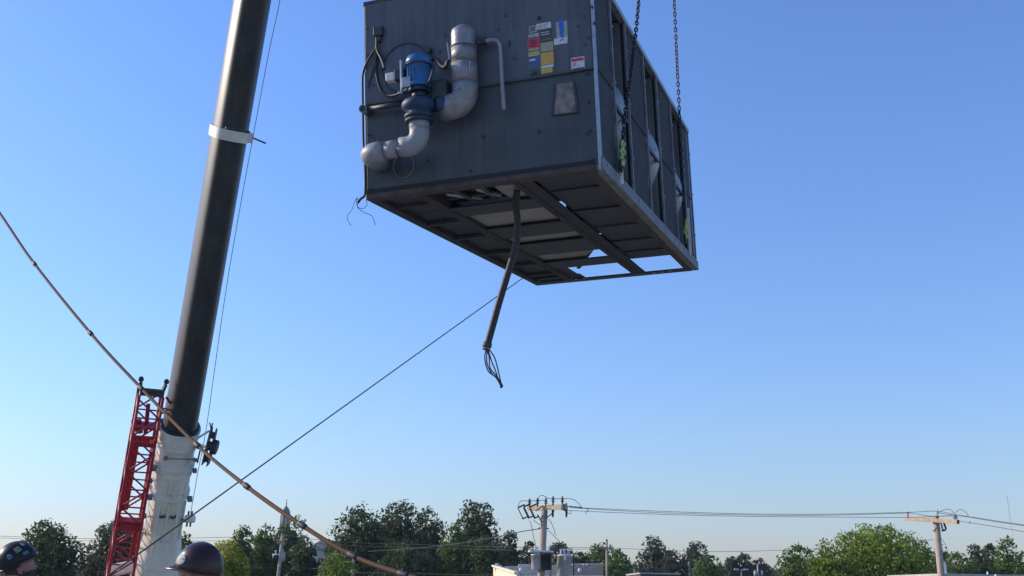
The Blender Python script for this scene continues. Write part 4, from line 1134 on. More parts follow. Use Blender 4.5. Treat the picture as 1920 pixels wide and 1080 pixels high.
    for j in range(nv):
        for i in range(nu):
            fs.append((j * nu + i, (j + 1) * nu + i, (j + 1) * nu + (i + 1) % nu, j * nu + (i + 1) % nu))
    m = MB(); m.add(vs, fs, True, HH)
    hto = m.build('hard_hat', hm, root); hto['dome'] = hh; so_ = hto.modifiers.new('s', 'SOLIDIFY'); so_.thickness = 0.004
    # brim: long peak in front, short lip round the sides
    vs = []; fs = []
    for i in range(nu):
        ph = 2 * PI * i / nu; c_, s_ = math.cos(ph), math.sin(ph)
        ext = 0.008 + 0.055 * max(0, c_ * brim) ** 2.2
        vs += [(c_ * 0.136, s_ * 0.116, 0.006), (c_ * (0.138 + ext), s_ * (0.118 + ext * 0.6), -0.004 - 0.25 * ext)]
    for i in range(nu):
        a = 2 * i; b = 2 * ((i + 1) % nu); fs.append((a, a + 1, b + 1, b))
    m = MB(); m.add(vs, fs, True, HH); br = m.build('brim', hm, hto); so_ = br.modifiers.new('s', 'SOLIDIFY'); so_.thickness = 0.006
    return root, hto, HH


def hat_sticker(hto, HH, az_, el, w, h, mt, oval=False, roll=0.0, nm='sticker', inset=0.0):
    """patch curved onto the dome"""
    n, q = 10, 6; vs = []; fs = []
    for j in range(q + 1):
        for i in range(n + 1):
            if oval:
                r_ = j / q; a = 2 * PI * i / n; u, v = r_ * math.cos(a) * w / 2, r_ * math.sin(a) * h / 2
            else: u, v = (i / n - 0.5) * w, (j / q - 0.5) * h
            u, v = u * math.cos(roll) - v * math.sin(roll), u * math.sin(roll) + v * math.cos(roll)
            ph = az_ + u / 0.125; th = PI / 2 - (el + v / 0.13)
            k = 1.02 + inset
            z = math.cos(th)
            rid = 1 + 0.022 * math.exp(-((abs(math.sin(th) * math.sin(ph))) / 0.14) ** 2)
            vs.append((math.sin(th) * math.cos(ph) * 0.138 * k, math.sin(th) * math.sin(ph) * 0.118 * k, z ** 0.86 * hto['dome'] * k * rid))
    for j in range(q):
        for i in range(n):
            a = j * (n + 1) + i; fs.append((a, a + 1, a + n + 2, a + n + 1))
    m = MB(); m.add(vs, fs, True, HH); o = m.build(nm, mt, hto); s = o.modifiers.new('s', 'SOLIDIFY'); s.thickness = 0.001
    return o


reach_side = -1
p1 = W(39, 1020, 7.4); loc1 = Vector((p1.x - 0.01, p1.y, 0.0))
r1, h1, HH1 = person('bearded worker in a black hard hat with round stickers at the far left', loc1, R(30), 1.80, M['shirt'], reach=hand, hat='black', pitch_head=R(22), brim=-0.25, tilt=7, hh=0.152, hz=0.046)
hat_sticker(h1, HH1, R(-50), R(42), 0.034, 0.034, M['st_grey'], True)
hat_sticker(h1, HH1, R(-78), R(32), 0.046, 0.036, mat('sticker_green', (0.17, 0.2, 0.11), 0.6, var=0.3, scale=40), False, roll=0.15)
hat_sticker(h1, HH1, R(-108), R(22), 0.036, 0.034, M['st_teal'], True)
hat_sticker(h1, HH1, R(-62), R(14), 0.04, 0.02, M['st_teal'], False)
reach_side = 9
p2 = W(372, 1030, 5.75); loc2 = Vector((p2.x + 0.03, p2.y, 0.0))
r2, h2, HH2 = person('worker in a glossy dark maroon hard hat with an oval sticker, facing left', loc2, R(180 - 12), 1.765, M['shirt_grey'], hat='maroon', pitch_head=R(6), beard=False)
hat_sticker(h2, HH2, R(60), R(15), 0.078, 0.05, M['st_grey'], True)

# ------------------------------------------------------------------ utility poles and wires
def insulator(m, p, s=1.0, n=3):
    for k in range(n):
        z = 0.05 * k * s
        m.cyl(p + Vector((0, 0, z)), p + Vector((0, 0, z + 0.025 * s)), 0.07 * s, 0.035 * s, n=12)
    m.cyl(p - Vector((0, 0, 0.1 * s)), p + Vector((0, 0, 0.05 * n * s + 0.04)), 0.025 * s, n=8)


def pole_base(px, ytop, depth, r0=0.13, r1=0.17, lean=0.0):
    top = W(px, ytop, depth); base = Vector((top.x - lean, top.y, GZ)); return top, base


# big pole in the middle
top, base = pole_base(1021, 957, 50, lean=0.45)
pA = thing('utility_pole', 'big wooden utility pole right of centre carrying transformers, fuses and many insulators', 'utility pole', base)
m = MB(); m.tube([base, base.lerp(top, .5), top], [0.21, 0.185, 0.155], 14); rel(m, pA).build('pole', M['wood'], pA)
S = 50 / FPX
def Q(px, py, dd=0): return W(px, py, 50 + dd)
for nm, a, b, w, h in (('crossarm', (994, 954, .7), (1062, 950.5, -1.3), .12, .16), ('crossarm', (990, 953, 1.2), (1058, 949.5, -.8), .12, .16)):
    m = MB(); m.bar(Q(*a), Q(*b), w, h * 1.25); rel(m, pA).build(nm, M['wood_arm'], pA, bevel=0.01)
m = MB(); m.bar(Q(1055, 951, -1.15), Q(1059, 951, -1.25), .2, .3); rel(m, pA).build('crossarm_clamp', M['dark'], pA)
m = MB(); m.bar(Q(1035.5, 953, -.3), Q(1039, 953, -.3), .12, .34); rel(m, pA).build('crossarm_clamp', M['dark'], pA)
for a, b in (((1008, 965, -.35), (1017, 981, -.2)), ((1036, 962, -.35), (1023, 972, -.2)), ((1005, 958, -.35), (1018, 948, -.35))):
    m = MB(); m.bar(Q(*a), Q(*b), .05, .04); rel(m, pA).build('arm_brace', M['dark'], pA)
for x, y in ((993, 945), (1008, 944), (1023.5, 944), (1037, 941), (1054.5, 941)):
    m = MB(); insulator(m, Q(x, y), 1.5); rel(m, pA).build('insulator', M['porc_brown'], pA)
# three fuse cutouts hanging out on the left
for i, (x, y) in enumerate(((971, 953), (982, 951.5), (993, 952))):
    m = MB(); m.cyl(Q(x, y), Q(x + 9, y + 18), 0.05 if i else 0.025, n=10); rel(m, pA).build('fuse_cutout', M['dark'] if i != 2 else M['galv_dark'], pA)
    m = MB(); m.bar(Q(x, y - 1), Q(x + 13, y - 7), 0.07, 0.07); m.bar(Q(x + 8, y + 20), Q(x + 18, y + 16), 0.07, 0.06); rel(m, pA).build('cutout_bracket', M['dark'], pA)
for x in (1036.5, 1062):
    m = MB()
    for k in range(6): m.cyl(Q(x, 948 + 3.5 * k), Q(x, 950.5 + 3.5 * k), 0.085 - 0.007 * k, 0.06, n=12)
    m.cyl(Q(x, 943), Q(x, 970), 0.03, n=8)
    rel(m, pA).build('surge_arrester', M['dark'], pA)
m = MB()
for k in range(7): m.cyl(Q(1068 + 3.4 * k, 950.2 + .3 * k), Q(1070 + 3.4 * k, 950.4 + .3 * k), 0.05, n=10)
m.cyl(Q(1060, 949), Q(1092, 952), 0.018, n=6); rel(m, pA).build('strain_insulator', M['porc_brown'], pA)
for pts in ([(1009, 938, 0), (1011, 931, 0), (1018, 929, 0), (1027, 934, 0), (1037, 935, 0), (1054, 935, 0), (1068, 935, 0), (1078, 938, 0), (1087, 946, 0), (1091, 952, 0)], [(972, 950, 0), (974, 942, 0), (980, 939, 0), (993, 939.5, 0), (1008, 938.5, 0), (1023, 938, 0)],
            [(993, 976, 0), (997, 987, 0), (1000, 1005, 0), (1004, 1020, 0)], [(1028, 972, 0), (1036, 985, 0), (1042, 1004, 0)], [(1028, 994, 0), (1040, 1006, 0), (1050, 1016, 0)], [(1000, 975, 0), (1008, 981, 0), (1014, 985, 0)],
            [(1098, 953, 0), (1102, 953, 0), (1103, 957, 0), (1099, 959, 0), (1098, 964, 0)], [(1070, 958, 0), (1071, 962, 0), (1064, 962, 0), (1058, 957, 0)]):
    m = MB(); m.tube(spline([Q(*p) for p in pts], 6), 0.014, 5); rel(m, pA).build('jumper_wire', M['wire'], pA)
m = MB(); m.cyl(Q(1010, 991), Q(1017, 990), .05, n=8); m.cyl(Q(1024, 991), Q(1029, 991), .03, n=8); rel(m, pA).build('guy_bracket', M['dark'], pA)
# transformers
def tank(px, ytop, ybot, wpx, dd, nm, mt, lean=0):
    a = Q(px + lean, ytop, dd); b = Q(px, ybot, dd); b = Vector((b.x, a.y, b.z)); r = wpx / 2 * S
    ax = (a - b).normalized(); m = MB(); ln = (a - b).length
    m.lathe([(0, 0), (r * .9, 0), (r, .04), (r, ln - .1), (r * 1.06, ln - .1), (r * 1.06, ln - .04), (r * .7, ln), (0, ln + .02)], 28, frame_to(b, ax))
    return rel(m, pA).build(nm, mt, pA), a, b, r
t_, a, b, r = tank(1056, 1040, 1092, 28, -.1, 'transformer', M['tank'], 3)
for x in (1052, 1058, 1066):
    m = MB(); m.cyl(Q(x, 1041), Q(x, 1030), .05, .035, n=10)
    for k in range(3): m.cyl(Q(x, 1038 - 3 * k), Q(x, 1036.5 - 3 * k), .07, .05, n=10)
    m = rel(m, pA); l = MB(); l.v, l.f, l.sm = m.v, m.f, m.sm; l.build('bushing', M['porc'], t_)
m = MB(); m.box(-.05, .05, -.05, .05, -.12, .12, Matrix.Translation(Q(1060, 1046, -.5))); rel(m, pA).build('tank_bracket', M['white'], pA)
t_, a, b, r = tank(1007, 1038, 1068, 22, -.7, 'transformer', M['tank'])  # lit left side of one big tank, put in as a paler cylinder
t_, a, b, r = tank(1024, 1037, 1069, 20, -.85, 'transformer', M['black'])  # shaded right side of that same tank, put in as a black cylinder
m = MB(); m.prism([(-.55, -.2), (.5, -.25), (.6, 0), (.3, .25), (-.5, .25), (-.65, .05)], 0, .09, Matrix.Translation(Q(1015, 1036, -.75))); rel(m, pA).build('tank_cover', M['porc'], pA, bevel=0.02)
for x0_, x1_ in ((1013, 1011), (1029, 1032), (1004, 1003)):
    m = MB(); m.cyl(Q(x0_, 1034, -.4), Q(x1_, 1022, -.4), .045, .03, n=10); rel(m, pA).build('bushing', M['porc'], pA)
m = MB(); m.cyl(Q(1033, 1044, -.3), Q(1032, 1085, -.3), .05, n=10); rel(m, pA).build('riser_pipe', M['galv'], pA)
m = MB(); m.cyl(Q(1075, 1042, -.1), Q(1076, 1085, -.1), .03, n=8); rel(m, pA).build('ground_rod', M['dark'], pA)

# big pole on the right
top, base = pole_base(1754, 967, 50, lean=0.0)
pB = thing('utility_pole', 'tall wooden utility pole with sunlit single crossarm at the right', 'utility pole', base)
m = MB(); m.tube([base, base.lerp(top, .5), top], [0.21, 0.185, 0.15], 14); rel(m, pB).build('pole', M['wood'], pB)
m = MB(); m.bar(Q(1698, 972, 1.3), Q(1796, 978.5, -1.5), .13, .20); rel(m, pB).build('crossarm', M['wood_arm'], pB, bevel=0.012)
m = MB(); m.bar(Q(1795.9, 978.5, -1.5), Q(1797, 978.7, -1.55), .11, .17); rel(m, pB).build('arm_end', M['dark'], pB)
m = MB(); m.bar(Q(1749, 997, -.25), Q(1763, 980, -.3), .05, .03); m.bar(Q(1776, 981, -.4), Q(1777, 974, -.4), .16, .04); rel(m, pB).build('arm_brace', M['galv'], pB)
for x, y in ((1702, 966), (1757.5, 962), (1789, 970), (1793, 972)):
    m = MB(); insulator(m, Q(x, y, -.2), 1.5, 2); rel(m, pB).build('insulator', M['porc'], pB)
m = MB(); m.cyl(Q(1757, 974, -.2), Q(1757.5, 962, -.2), .03, n=8); rel(m, pB).build('pole_pin', M['dark'], pB)
m = MB(); m.bar(Q(1764, 980, -.4), Q(1768, 994, -.4), .05, .05); m.bar(Q(1769, 978, -.4), Q(1774, 992, -.4), .07, .06); m.bar(Q(1766, 995, -.4), Q(1773, 993.5, -.4), .1, .09); rel(m, pB).build('fuse_cutout', M['dark'], pB)
for pts in ([(1762, 992, -.3), (1768, 985, -.3)], [(1759, 1000, -.3), (1765, 1010, -.3), (1773, 1022, -.3), (1777, 1035, -.3), (1776, 1044, -.3)], [(1761, 961, -.2), (1770, 956, -.2), (1780, 955, -.2), (1787, 960, -.2), (1790, 968, -.2)], [(1791, 962, -.2), (1798, 956, -.2), (1806, 957, -.2), (1813, 963, -.2), (1816, 969, -.2)], [(1759, 962, -.2), (1790, 966, -.2)]):
    m = MB(); m.tube(spline([Q(*p) for p in pts], 6), 0.012, 5); rel(m, pB).build('jumper_wire', M['wire'], pB)
m = MB(); p = Q(1818, 980, -.2); insulator(m, p, .8, 2); rel(m, pB).build('insulator', M['porc'], pB)
m = MB(); m.cyl(base + Vector((.16, -.14, 0)), Q(1762, 1030, -.2), .02, n=6); rel(m, pB).build('ground_wire', M['wire'], pB)

def small_pole(label, px, ytop, depth, r, arm=None, lean=0.0, group='smaller utility poles', mt='wood', extras=()):
    top, base = pole_base(px, ytop, depth, lean=lean)
    t = thing('utility_pole', label, 'utility pole', base, group)
    m = MB(); m.tube([base, top], [r * 1.3, r], 10); rel(m, t).build('pole', M[mt], t)
    for (x0, y0, x1, y1) in (arm or []):
        m = MB(); m.bar(W(x0, y0, depth - .3), W(x1, y1, depth - .3), .12, .17); rel(m, t).build('crossarm', M['wood_arm'] if mt == 'wood' else M['galv'], t)
    for (nm, x, y0, y1, w, mm) in extras:
        m = MB(); m.cyl(W(x, y0, depth - .4), W(x, y1, depth - .4), w * depth / FPX / 2, n=14); rel(m, t).build(nm, M[mm], t)
        if nm == 'transformer':
            m = MB(); m.cyl(W(x, y1, depth - .4), W(x, y1 - 1.2, depth - .4), w * depth / FPX / 2 * 1.15, w * depth / FPX / 3, n=14); rel(m, t).build('tank_lid', M['tank'], t)
    return t
small_pole('pale pole below the steeple carrying one dark and one grey transformer', 530, 1002, 95, .15, [(521, 1017, 538, 1011), (522, 1013, 534, 1020)], lean=0.3,
           extras=(('transformer', 516.5, 1051, 1040, 11, 'black'), ('transformer', 529, 1052, 1038, 12, 'tank'), ('insulator', 517, 1038, 1032, 2.5, 'porc'), ('insulator', 531, 1036, 1031, 2.5, 'porc')))
small_pole('slim pole with a small brown box under the orange cable', 663, 1043, 90, .12, None, lean=0.15, extras=(('meter_box', 659.5, 1067, 1054, 5, 'rust'), ('insulator', 668, 1048, 1045, 4, 'porc')))
small_pole('slender pale pole with a short white crossarm beside the grey roofed building', 1137.5, 1013, 115, .13, [(1123, 1027, 1150, 1028)], extras=(('insulator', 1124.5, 1027, 1022, 2, 'porc'), ('insulator', 1148, 1027, 1022, 2, 'porc'), ('insulator', 1137.5, 1014, 1011, 3, 'dark'), ('insulator', 1144, 1027, 1021, 3, 'dark')))
small_pole('leaning pale pole with small light fittings in front of the dark grey trees', 1291.5, 1055, 130, .13, None, lean=-0.35, extras=(('insulator', 1298, 1080, 1066, 2.5, 'tank'), ('transformer', 1290.5, 1079, 1075, 4, 'tank')))
small_pole('short pole carrying two white transformers left of the large bright tree', 1420.5, 1057, 130, .12, [(1411, 1058, 1432, 1056)], extras=(('transformer', 1416, 1080, 1071, 5, 'porc'), ('transformer', 1428.5, 1080, 1071, 4, 'porc'), ('insulator', 1413, 1060, 1056, 2, 'porc'), ('insulator', 1423.5, 1058, 1053, 2, 'porc'), ('insulator', 1430.5, 1058, 1053, 2, 'porc')))
small_pole('thin short grey post in front of the trees between the two roofs', 1190, 1068, 120, .09, None, mt='galv')
small_pole('steel post with a white box near the right edge', 1945, 1040, 70, .1, None, mt='galv')

sp0 = W(1390, 1070, 110)
lamp = thing('street_lamp', 'double headed street lamp standing before the far trees', 'street lamp', (sp0.x, sp0.y, GZ))
m = MB(); m.cyl((sp0.x, sp0.y, GZ), sp0, .1, .07, n=10); rel(m, lamp).build('post', M['galv'], lamp)
for s in (-1, 1):
    e = sp0 + Vector((s * .42, 0, .12))
    m = MB(); m.tube([sp0, sp0 + Vector((s * .2, 0, .1)), e], .045, 8); rel(m, lamp).build('arm', M['galv'], lamp)
    m = MB(); m.box(-.24, .24, -.16, .16, -.06, .07, Matrix.Translation(e + Vector((s * .1, 0, 0)))); rel(m, lamp).build('lamp_head', M['porc'], lamp, bevel=0.03)

def wire(label, pts, r, s=0.0, group='overhead power lines'):
    P_ = [W(*p) for p in pts]
    if len(P_) == 2: P_ = sag(P_[0], P_[1], s)
    else: P_ = spline(P_, 8)
    o = MB(); o.tube(P_, r, 5)
    base_ = P_[len(P_) // 2]; o.v = [(a - base_.x, b - base_.y, c - base_.z) for a, b, c in o.v]
    ob = o.build('power_line', M['wire'], loc=base_)
    return tag(ob, label, 'power line', group)
wire('upper wire between the two big utility poles', [(1085, 952, 50), (1250, 959, 49.8), (1400, 963.5, 49.8), (1550, 964, 49.8), (1702, 960.5, 49.8), (1757, 958, 49.8)], .012)
wire('middle wire between the two big utility poles', [(1085, 953, 49.8), (1230, 961, 49.6), (1400, 965.5, 49.6), (1550, 966, 49.6), (1702, 962, 49.6)], .012)
wire('lowest wire between the two big utility poles', [(1060, 957, 49.8), (1230, 964, 50.2), (1400, 968.2, 50.2), (1550, 969.3, 50.2), (1700, 970, 50.1), (1789, 966.5, 49.8)], .012)
wire('upper wire running off to the right from the sunlit pole', [(1757, 958, 49.8), (1800, 966, 47.5), (1860, 975.5, 44), (1935, 986.5, 40)], .013)
wire('middle wire running off to the right from the sunlit pole', [(1702, 961, 49.6), (1750, 968, 49), (1800, 967.5, 47), (1860, 977, 44), (1935, 988, 40)], .012)
wire('lowest wire running off to the right from the sunlit pole', [(1799, 977, 49.4), (1850, 985, 45.5), (1900, 993.5, 42), (1945, 1001, 40)], .013)
wire('slack service wire running left and down from the big pole over the trees', [(1010, 991.5, 50), (965, 999, 54), (920, 1009, 60), (870, 1017.5, 68), (830, 1022.5, 75), (780, 1028, 84), (690, 1034, 92)], .024)
wire('long level wire in front of the central trees, upper of two', [(530, 1004, 94.6), (640, 1016, 92), (780, 1021, 88), (900, 1024.5, 84), (1000, 1026, 80), (1137, 1027, 114)], .02)
wire('long level wire in front of the central trees, lower of two', [(522, 1013, 94.6), (640, 1022, 92), (780, 1027.5, 88), (900, 1030, 84), (1000, 1031.5, 80), (1123, 1029, 114)], .02)
wire('far wire from the slender pale pole to the right across the dark trees', [(1150, 1027, 114), (1200, 1030, 112), (1280, 1033.5, 110), (1380, 1034, 108), (1450, 1032, 105), (1520, 1029, 100), (1750, 1012, 90)], .022)
wire('low wire between the slender pole and the leaning pole', [(1137, 1073, 114), (1190, 1070, 118), (1240, 1065, 122), (1291, 1057, 129.6)], .024)
wire('lower slack wire between the slender pole and the leaning pole', [(1140, 1074, 114), (1200, 1072, 118), (1250, 1067, 122), (1291, 1060, 129.6)], .022)
wire('pale wire between the leaning pole and the short transformer pole', [(1291, 1057, 129.6), (1340, 1059, 130), (1411, 1058, 129.6)], .03)
wire('wire at far left crossing the trees behind the black hard hat, upper of two', [(-60, 1003, 100), (100, 1008.5, 98), (250, 1010, 96), (400, 1008, 95), (530, 1004, 94.6)], .02)
wire('wire at far left crossing the trees behind the black hard hat, lower of two', [(-60, 1006, 100), (100, 1012.5, 98), (250, 1015, 96), (400, 1014, 95), (522, 1014, 94.6)], .018)
wire('low wire below the left transformers, rising to the right', [(420, 1074, 90), (530, 1063, 94.5), (600, 1056, 100), (640, 1051, 110)], .018)
wire('low wire below the left transformers, level', [(420, 1070, 90), (530, 1064, 94.5), (610, 1067, 92), (662, 1069, 89.7)], .018)
wire('faint wire low across the central dark trees', [(670, 1074, 89), (790, 1076, 85), (925, 1079, 80)], .018)

# far slender radio mast at the right
mt0 = W(1905, 1040, 480)
mast = thing('radio_mast', 'very thin distant radio mast rising above the trees near the right edge', 'mast', (mt0.x, mt0.y, GZ))
m = MB(); mtop = W(1903, 925, 480); m.tube([(mt0.x, mt0.y, GZ), Vector((mtop.x, mt0.y, mtop.z))], [.16, .1], 6); rel(m, mast).build('shaft', M['galv'], mast)

# ------------------------------------------------------------------ buildings
def house(label, name, x0, x1, ytop, depth, long_, mw, mr, roof='flat', eave=None, cat='building', vents=(), lab_extra=None, yaw=0.0):
    """box building seen between two picture columns, its eave line at ytop"""
    a = W(x0, ytop, depth); b = W(x1, ytop, depth); cx_ = (a.x + b.x) / 2; w = abs(b.x - a.x); zt = a.z - GZ
    t = thing(name, label, cat, (cx_, a.y, GZ), rot=(0, 0, yaw))
    m = MB(); m.box(-w / 2, w / 2, 0, long_, 0, zt); m.build('wall', mw, t, bevel=0.02)
    return t, w, zt
# long low commercial building right of centre: cream gable end and grey roofs
def poly_roof(par, vs, th, nm, mt):
    n = len(vs); up_ = Vector((0, 0, th)); v = [Vector(p) for p in vs] + [Vector(p) + up_ for p in vs]
    m = MB(); m.add(v, [tuple(range(n))[::-1], tuple(range(n, 2 * n))] + [(i, (i + 1) % n, n + (i + 1) % n, n + i) for i in range(n)]); return rel(m, par).build(nm, mt, par)
D0 = 72
c0 = W(968, 1076, D0); l0 = W(925, 1062, D0 + 14); r0 = W(1131, 1076, D0 + 2)
bl = thing('commercial_building', 'low cream building with grey sloping roofs behind the big utility pole', 'building', (c0.x, c0.y, GZ))
zE = c0.z - GZ
l0 = Vector((l0.x, l0.y, l0.z))
vs = [(c0.x, c0.y, GZ), (c0.x, c0.y, c0.z), (l0.x, l0.y, l0.z), (l0.x, l0.y, GZ)]
m = MB(); inn = Vector((.25, .2, 0)); m.add([Vector(v) for v in vs] + [Vector(v) + inn for v in vs], [(0, 1, 2, 3), (7, 6, 5, 4), (0, 4, 5, 1), (1, 5, 6, 2), (2, 6, 7, 3), (3, 7, 4, 0)])
rel(m, bl).build('end_wall', M['cream'], bl)
m = MB(); m.bar((c0.x + .02, c0.y - .1, c0.z - 1.6), (r0.x, c0.y + 1.9, r0.z - 1.6), .25, 3.0); m.box(c0.x + .3, r0.x, c0.y + 2.2, c0.y + 2.5, GZ, r0.z - 3.0); rel(m, bl).build('front_wall', M['cream'], bl)
rb0 = W(1060, 1061, D0 + 13); rb1 = W(1131, 1060.5, D0 + 13); rl = W(945, 1064, D0 + 13)
poly_roof(bl, [(c0.x + .1, c0.y + .1, c0.z - .2), (W(1060, 1079, D0).x, c0.y + .5, c0.z - .35), (rb0.x, rb0.y, rb0.z), (rl.x, rl.y, rl.z)], .1, 'roof', M['roof_grey'])
poly_roof(bl, [(W(1062, 1079, D0).x, c0.y + .5, c0.z - .35), (W(1131, 1082, D0).x, c0.y + .5, c0.z - .6), (rb1.x, rb1.y, rb1.z), (rb0.x + .05, rb0.y, rb0.z)], .1, 'roof', M['roof_brown'])
m = MB(); m.bar(rb0 + Vector((0, 0, .12)), rb1 + Vector((0, 0, .12)), .15, .12); rel(m, bl).build('ridge_cap', M['porc'], bl)
m = MB(); m.bar(l0 + Vector((0, 0, .05)), c0 + Vector((0, 0, .08)), .3, .14); rel(m, bl).build('coping', M['cream'], bl)
for x0_, x1_, y0_, y1_, d_, mm in ((972, 995, 1064, 1058, 82, 'cream'), (928, 935, 1062, 1056, 84, 'cream'), (936, 941, 1064, 1059, 84, 'porc'), (951, 957, 1068, 1063, 80, 'tank'), (1093, 1096, 1062, 1057, 84, 'porc'), (1100, 1103, 1062, 1057, 84, 'porc'), (1073, 1076, 1062, 1057, 84, 'porc')):
    a = W(x0_, y0_, d_); b = W(x1_, y1_, d_); m = MB(); m.box(a.x, b.x, a.y, a.y + 1.0, a.z - .3, b.z); rel(m, bl).build('roof_vent', M[mm], bl, bevel=0.03)
for x, y, d_, r_ in ((977, 1069, 78, .17), (1087, 1070, 78, .15)):
    a = W(x, y, d_); m = MB(); m.lathe([(0, .2), (r_ * .7, .15), (r_, 0), (r_ * .8, -.12), (r_ * .6, -.5)], 14, Matrix.Translation(a)); rel(m, bl).build('turbine_vent', M['porc'], bl)

def simple_block(label, name, x0, x1, ytop, depth, lg, mw, cat='building', bits=(), roofm=None, pitch=0):
    a = W(x0, ytop, depth); b = W(x1, ytop, depth)
    t = thing(name, label, cat, ((a.x + b.x) / 2, a.y, GZ)); w = abs(b.x - a.x) / 2; h = (a.z + b.z) / 2 - GZ
    m = MB(); m.box(-w, w, 0, lg, 0, h - (pitch and .02)); m.build('wall', mw, t)
    if pitch:
        m = MB(); m.add([(-w - .3, -.3, h), (w + .3, -.3, h), (w + .3, lg + .3, h), (-w - .3, lg + .3, h), (-w * .55, lg / 2, h + pitch), (w * .55, lg / 2, h + pitch)], [(0, 1, 5, 4), (1, 2, 5), (2, 3, 4, 5), (3, 0, 4), (3, 2, 1, 0)]); m.build('roof', roofm, t)
    else:
        m = MB(); m.box(-w - .1, w + .1, -.1, lg, h, h + .15); m.build('coping', roofm or M['stone'], t)
    for k in range(4):
        xx = -w * .75 + k * w * .5
        m = MB(); m.box(xx - .45, xx + .45, -.03, -.002, h * .35, h * .35 + 1.4); f = m.build('window', M['white'], t)
        m = MB(); m.box(xx - .38, xx + .38, -.04, -.032, h * .35 + .08, h * .35 + 1.32); m.build('pane', M['glass'], f)
    for (x0_, x1_, y0_, y1_, mm) in bits:
        p = W(x0_, y0_, depth + 1); q = W(x1_, y1_, depth + 1); m = MB(); m.box(p.x, q.x, p.y, p.y + 1, h + GZ + .152, q.z); rel(m, t).build('parapet_block', M[mm], t)
    return t
simple_block('red brick building with a stepped parapet low in front of the dark trees', 'brick_building', 1201, 1274, 1077, 100, 12, M['brick'], bits=((1205, 1220, 1077, 1073.5, 'brick'), (1250, 1262, 1077, 1074, 'brick'), (1263, 1274, 1077, 1075, 'brick'), (1270, 1273, 1077, 1072, 'brick')))
simple_block('grey roofed house partly hidden behind the maroon hard hat and boom', 'house', 398, 440, 1030, 120, 10, M['stone'], cat='house', roofm=M['slate'], pitch=1.0)
simple_block('distant house with a bluish slate roof between two dark trees', 'house', 578, 620, 1030, 150, 12, M['stone'], cat='house', roofm=M['slate'], pitch=1.6)
t = simple_block('pale low building at the lower right with a square chimney', 'building', 1766, 1860, 1081, 62, 9, M['cream'], roofm=M['stone'])
a = W(1772, 1080, 62.5); b = W(1777, 1057, 62.5)
m = MB(); m.box(a.x, b.x, a.y, a.y + .2, GZ + 2, b.z); m.box(a.x - .03, a.x + .1, a.y - .05, a.y + .1, b.z, b.z + .12); rel(m, t).build('chimney', M['white'], t, bevel=0.02)
a = W(1852, 1080, 62.5); b = W(1854, 1072, 62.5); m = MB(); m.box(a.x, b.x, a.y, a.y + .1, GZ + 2, b.z); rel(m, t).build('vent_pipe', M['white'], t)
simple_block('flat pale rooftop at the lower right corner beside a green canopy', 'building', 1870, 1960, 1082, 70, 9, M['stone'])

# church steeple
D1 = 240
a = W(537, 945, D1); wd = 10.2 * D1 / FPX; sx_ = a.x
st = thing('church_steeple', 'distant church steeple with a pointed green dome above the trees', 'steeple', (sx_, a.y, GZ))
zb = W(537, 967, D1).z - GZ
m = MB(); m.box(-wd * .8, wd * .8, -wd * .8, wd * .8, 0, zb - 3.2); m.build('tower', M['stone'], st)
for i in range(8):
    an = PI / 4 * i + PI / 8
    m = MB(); m.cyl((wd * .78 * math.cos(an), wd * .78 * math.sin(an), zb - 3.2), (wd * .78 * math.cos(an), wd * .78 * math.sin(an), zb), .24, n=8); m.build('column', M['stone'], st)
m = MB(); m.cyl((0, 0, zb - 3.2), (0, 0, zb), wd * .5, n=8); m.build('belfry_core', M['stone'], st)
m = MB(); m.lathe([(wd * .95, 0), (wd * 1.0, .25), (wd * .85, .35)], 8, Matrix.Translation((0, 0, zb))); m.build('cornice', M['stone'], st)
hz_ = W(537, 950, D1).z - GZ - zb
m = MB(); m.lathe([(wd * .86, .3), (wd * .82, hz_ * .35), (wd * .66, hz_ * .65), (wd * .36, hz_ * .9), (wd * .1, hz_ * 1.08), (.12, hz_ * 1.3), (.05, hz_ * 1.75)], 16, Matrix.Translation((0, 0, zb))); m.build('dome', M['copper'], st)
m = MB(); m.box(-.3, .3, -.04, .04, zb + hz_ * 1.72, zb + hz_ * 1.76); m.build('finial', M['dark'], st)

# ------------------------------------------------------------------ trees
def leaf_mesh(name, centres, normals, size, rg, mt, parent, kind=None, big=None):
    n = len(centres)
    r = rg.normal(size=(n, 3)); r /= np.linalg.norm(r, axis=1)[:, None]
    nn = normals * 0.75 + r * 0.8; nn /= np.linalg.norm(nn, axis=1)[:, None]
    t = np.cross(nn, rg.normal(size=(n, 3))); t /= np.linalg.norm(t, axis=1)[:, None]; b = np.cross(nn, t)
    s = (size * rg.uniform(0.55, 1.25, n))[:, None]
    if big is not None: s = s * np.where(big, 2.3, 1.0)[:, None]
    el = 1.35
    V = np.empty((n, 4, 3), np.float32)
    V[:, 0] = centres - t * s * el * .5; V[:, 1] = centres + b * s * .36 + nn * s * .1; V[:, 2] = centres + t * s * el * .5; V[:, 3] = centres - b * s * .36 + nn * s * .1
    me = bpy.data.meshes.new(name)
    me.vertices.add(4 * n); me.vertices.foreach_set('co', V.ravel())
    me.loops.add(4 * n); me.loops.foreach_set('vertex_index', np.arange(4 * n, dtype=np.int32))
    me.polygons.add(n); me.polygons.foreach_set('loop_start', np.arange(0, 4 * n, 4, dtype=np.int32)); me.polygons.foreach_set('loop_total', np.full(n, 4, np.int32))
    me.materials.append(mt); me.update(); me.validate()
    o = bpy.data.objects.new(name, me); C.objects.link(o)
    if parent: o.parent = parent
    if kind: o['kind'] = kind
    return o


